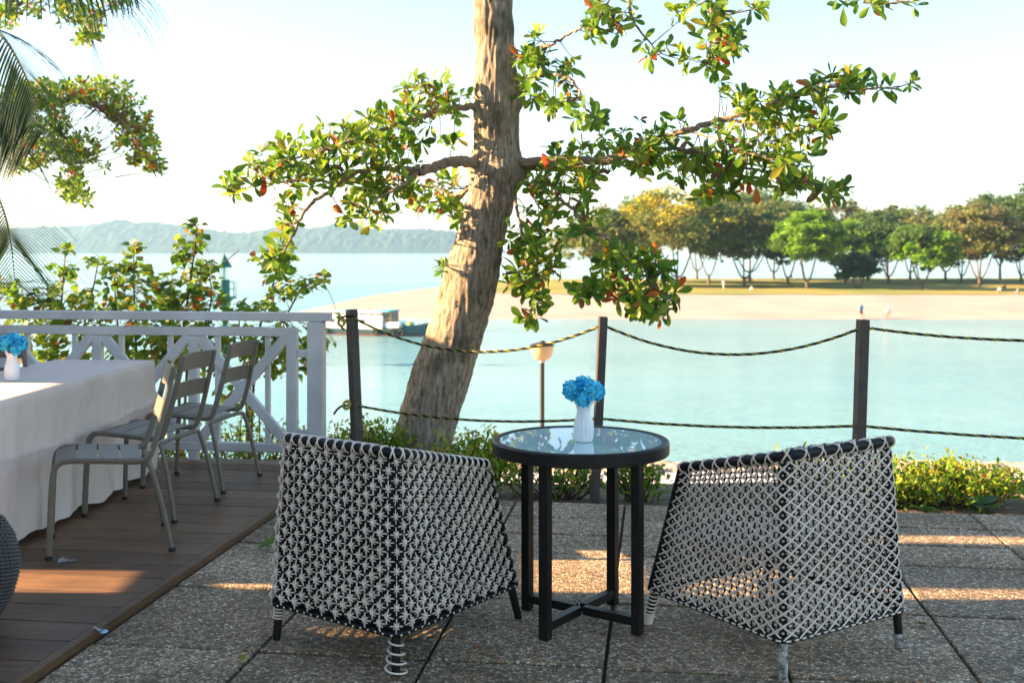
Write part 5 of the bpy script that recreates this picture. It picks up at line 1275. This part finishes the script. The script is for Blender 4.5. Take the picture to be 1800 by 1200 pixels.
for k, (lab, px, pt_, pb2, wp, cc) in enumerate([
    ('grey-green tree filling the gap left of the lime trees', 1360, 350, 491, 120, [('dark', 3), ('olive', 2)]), ('green tree behind the golden tree', 1225, 345, 490, 120, [('green', 3), ('olive', 2)]),
    ('olive tree standing between the lime and dark trees', 1525, 376, 493, 90, [('olive', 3), ('green', 2)]), ('dark tree between the light green and tan trees', 1690, 385, 495, 90, [('dark', 3), ('green', 2)]),
    ('small green tree behind the drooping tree', 1085, 388, 494, 80, [('green', 3), ('olive', 1)]), ('olive green tree at the back of the right grove', 1600, 362, 490, 110, [('olive', 2), ('green', 3)])]):
    far_tree(lab, px, pt_, pb2, wp, cc, 40+k, 3, .5, .9, 0, .42)
q = P(1556, 465, 185); gz = spit_z(q.x, 185)
fl_ = thing('park_lamp', 'white globe park lamp beside the dark tree on the far lawn', 'lamp', (q.x, 185, gz))
MB().tube([(0, 0, 0), (0, 0, q.z-gz-.2)], .05, 8).build('pole', M_grey, fl_); MB().lathe([(.001, -.32), (.22, -.24), (.34, 0), (.22, .24), (.001, .32)], 16, c=(0, 0, q.z-gz)).build('globe', M_bwhite, fl_)

# ------------------------------------------------------------------ people on the far shore
M_skin = mat('skin', (.46, .28, .20), .6)
def person(label, px, py_foot, h, top, legs, rz, pose='stand', z=None, hair=(.03, .025, .02)):
    Y = 0; zg = -5.85
    for _ in range(12): Y = (CH-zg)*F/(py_foot-HZ); zg = max(spit_z((px-900)/F*Y, Y), WZ+.02)
    x = (px-900)/F*Y; k = h/1.75
    o = thing('person', label, 'person', (x, Y, zg), rz)
    pel = .94 if pose != 'sit' else .12
    J = {'pel': (0, 0, pel), 'bel': (0, .01, pel+.16), 'che': (0, .0, pel+.36), 'nec': (0, -.01, pel+.54), 'hea': (0, .01, pel+.66), 'top': (0, .0, pel+.78)}
    if pose == 'bend':
        J.update({'bel': (0, .10, 1.06), 'che': (0, .28, 1.18), 'nec': (0, .44, 1.26), 'hea': (0, .54, 1.28), 'top': (0, .65, 1.26)})
    E = [('pel', 'bel'), ('bel', 'che'), ('che', 'nec'), ('nec', 'hea'), ('hea', 'top')]
    Rr = {'pel': .14, 'bel': .125, 'che': .15, 'nec': .06, 'hea': .10, 'top': .075}
    for s, n_ in ((-1, 'l'), (1, 'r')):
        c = Vector(J['che']); sw = .10*s
        J['sh'+n_] = (.19*s, c.y+.03, c.z+.12); J['el'+n_] = (.25*s, c.y+.02+sw*.3, c.z-.16); J['wr'+n_] = (.25*s, c.y+.12+sw*.4, c.z-.38); J['ha'+n_] = (.245*s, c.y+.16+sw*.4, c.z-.48)
        if pose == 'sit': J['hi'+n_] = (.09*s, 0, .11); J['kn'+n_] = (.13*s, .42, .42); J['an'+n_] = (.13*s, .62, .07); J['to'+n_] = (.13*s, .76, .04)
        else:
            J['hi'+n_] = (.09*s, 0, pel-.05); J['kn'+n_] = (.10*s, .05+.06*s, .50); J['an'+n_] = (.10*s, -.02+.09*s, .09); J['to'+n_] = (.11*s, .12+.09*s, .035)
        E += [('che', 'sh'+n_), ('sh'+n_, 'el'+n_), ('el'+n_, 'wr'+n_), ('wr'+n_, 'ha'+n_), ('pel', 'hi'+n_), ('hi'+n_, 'kn'+n_), ('kn'+n_, 'an'+n_), ('an'+n_, 'to'+n_)]
        Rr.update({'sh'+n_: .065, 'el'+n_: .045, 'wr'+n_: .033, 'ha'+n_: .036, 'hi'+n_: .088, 'kn'+n_: .06, 'an'+n_: .042, 'to'+n_: .04})
    names = list(J); me = bpy.data.meshes.new('body'); me.from_pydata([Vector(J[q])*k for q in names], [(names.index(a), names.index(b)) for a, b in E], [])
    ob = bpy.data.objects.new('body', me); C.objects.link(ob); md = ob.modifiers.new('skin', 'SKIN')
    for i, q in enumerate(names): me.skin_vertices[0].data[i].radius = (Rr[q]*k, Rr[q]*k)
    me.skin_vertices[0].data[0].use_root = True
    ob.modifiers.new('sub', 'SUBSURF').levels = 1
    dg = bpy.context.evaluated_depsgraph_get(); nm = bpy.data.meshes.new_from_object(ob.evaluated_get(dg)); bpy.data.objects.remove(ob)
    nm.name = 'body'; nm.materials.clear()
    mt = [M_skin, mat('cloth_'+label[-14:], top, .8), mat('legs_'+label[-14:], legs, .8), mat('hair', hair, .7)]
    for m_ in mt: nm.materials.append(m_)
    ch_, hd = Vector(J['che'])*k, Vector(J['hea'])*k; pv_ = Vector(J['pel'])*k
    for p_ in nm.polygons:
        c = p_.center; p_.use_smooth = True
        if (c-hd).length < .2*k: p_.material_index = 3 if (c.z > hd.z+.03*k or c.y < hd.y-.05*k) else 0
        elif abs(c.x) < .26*k and (c-ch_).length < .36*k and c.z > pv_.z-.02*k: p_.material_index = 1
        elif (pose == 'sit' and c.y < .45*k and c.z < .45*k) or (pose != 'sit' and .48*k < c.z < pv_.z+.05*k and abs(c.x) < .21*k): p_.material_index = 2
    body = link('body', nm, o); return o
person('person in blue shirt standing at the water edge of the spit', 1514, 557, 1.72, (.02, .20, .45), (.03, .03, .05), .3)
person('small child crouching beside the person in blue shirt', 1518, 560, .95, (.50, .20, .18), (.45, .28, .22), 1.2, 'bend')
person('person in white shirt bending towards children at the waterline', 1563, 559, 1.65, (.80, .78, .75), (.50, .16, .10), 1.8, 'bend')
person('child in dark top by the bending person at the waterline', 1555, 560, 1.0, (.06, .05, .07), (.42, .16, .10), -1.2, 'bend')
person('person in long white clothes on the grass edge', 1272, 510, 1.7, (.80, .76, .72), (.78, .72, .68), .2)
person('person in white seated on the grass beside the trees', 1321, 512, 1.65, (.75, .70, .62), (.5, .42, .34), 2.6, 'sit')
person('dark clothed person standing among the far trunks', 1391, 494, 1.7, (.03, .03, .035), (.03, .03, .04), 0)
person('person in pale top seated on the lawn at the right', 1757, 514, 1.65, (.6, .58, .55), (.1, .1, .12), 2.0, 'sit')
person('person in dark top seated on the lawn edge at the right', 1767, 508, 1.7, (.04, .05, .08), (.08, .08, .1), .6, 'sit')
person('person in grey sitting on the upper beach at the right', 1789, 518, 1.75, (.12, .13, .18), (.3, .12, .14), 2.4, 'sit')
M_bench = mat('bench_wood', (.22, .12, .07), .7)
def bench(label, px, py):
    Y = (CH+4.3)*F/(py-HZ); x = (px-900)/F*Y; o = thing('park_bench', label, 'bench', (x, Y, spit_z(x, Y)), .1, 'benches on the far lawn')
    for k in range(3): MB().box((0, -.15+.16*k, .44), (1.7, .13, .05)).build('seat_slat', M_bench, o)
    for k in range(2): MB().box((0, .3, .62+.18*k), (1.7, .04, .13)).build('back_slat', M_bench, o)
    for s in (-.7, .7):
        MB().box((s, 0, .21), (.08, .42, .41)).build('leg', M_grey, o)
bench('brown bench under the golden tree on the far lawn', 1187, 498); bench('brown bench between trunks in the middle of the far lawn', 1316, 494)

# ------------------------------------------------------------------ sea haze
hz = MB(); hz.box((-200, 1700, 60), (5400, 3480, 136))
ho = hz.build('haze', None, smooth=False); ho.data.materials.clear()
hm = bpy.data.materials.new('sea_haze'); hm.use_nodes = True; t = hm.node_tree; t.nodes.clear()
out = t.nodes.new('ShaderNodeOutputMaterial'); pvn = t.nodes.new('ShaderNodeVolumePrincipled'); pvn.inputs['Density'].default_value = .00016
pvn.inputs['Color'].default_value = (.40, .70, 1.0, 1); pvn.inputs['Anisotropy'].default_value = .3
t.links.new(pvn.outputs[0], out.inputs['Volume']); ho.data.materials.append(hm)
tag(ho, 'thin pale blue sea haze in front of the hills', kind='stuff')
print('leaves on tree:', NLEAF, 'objects:', len(bpy.data.objects))
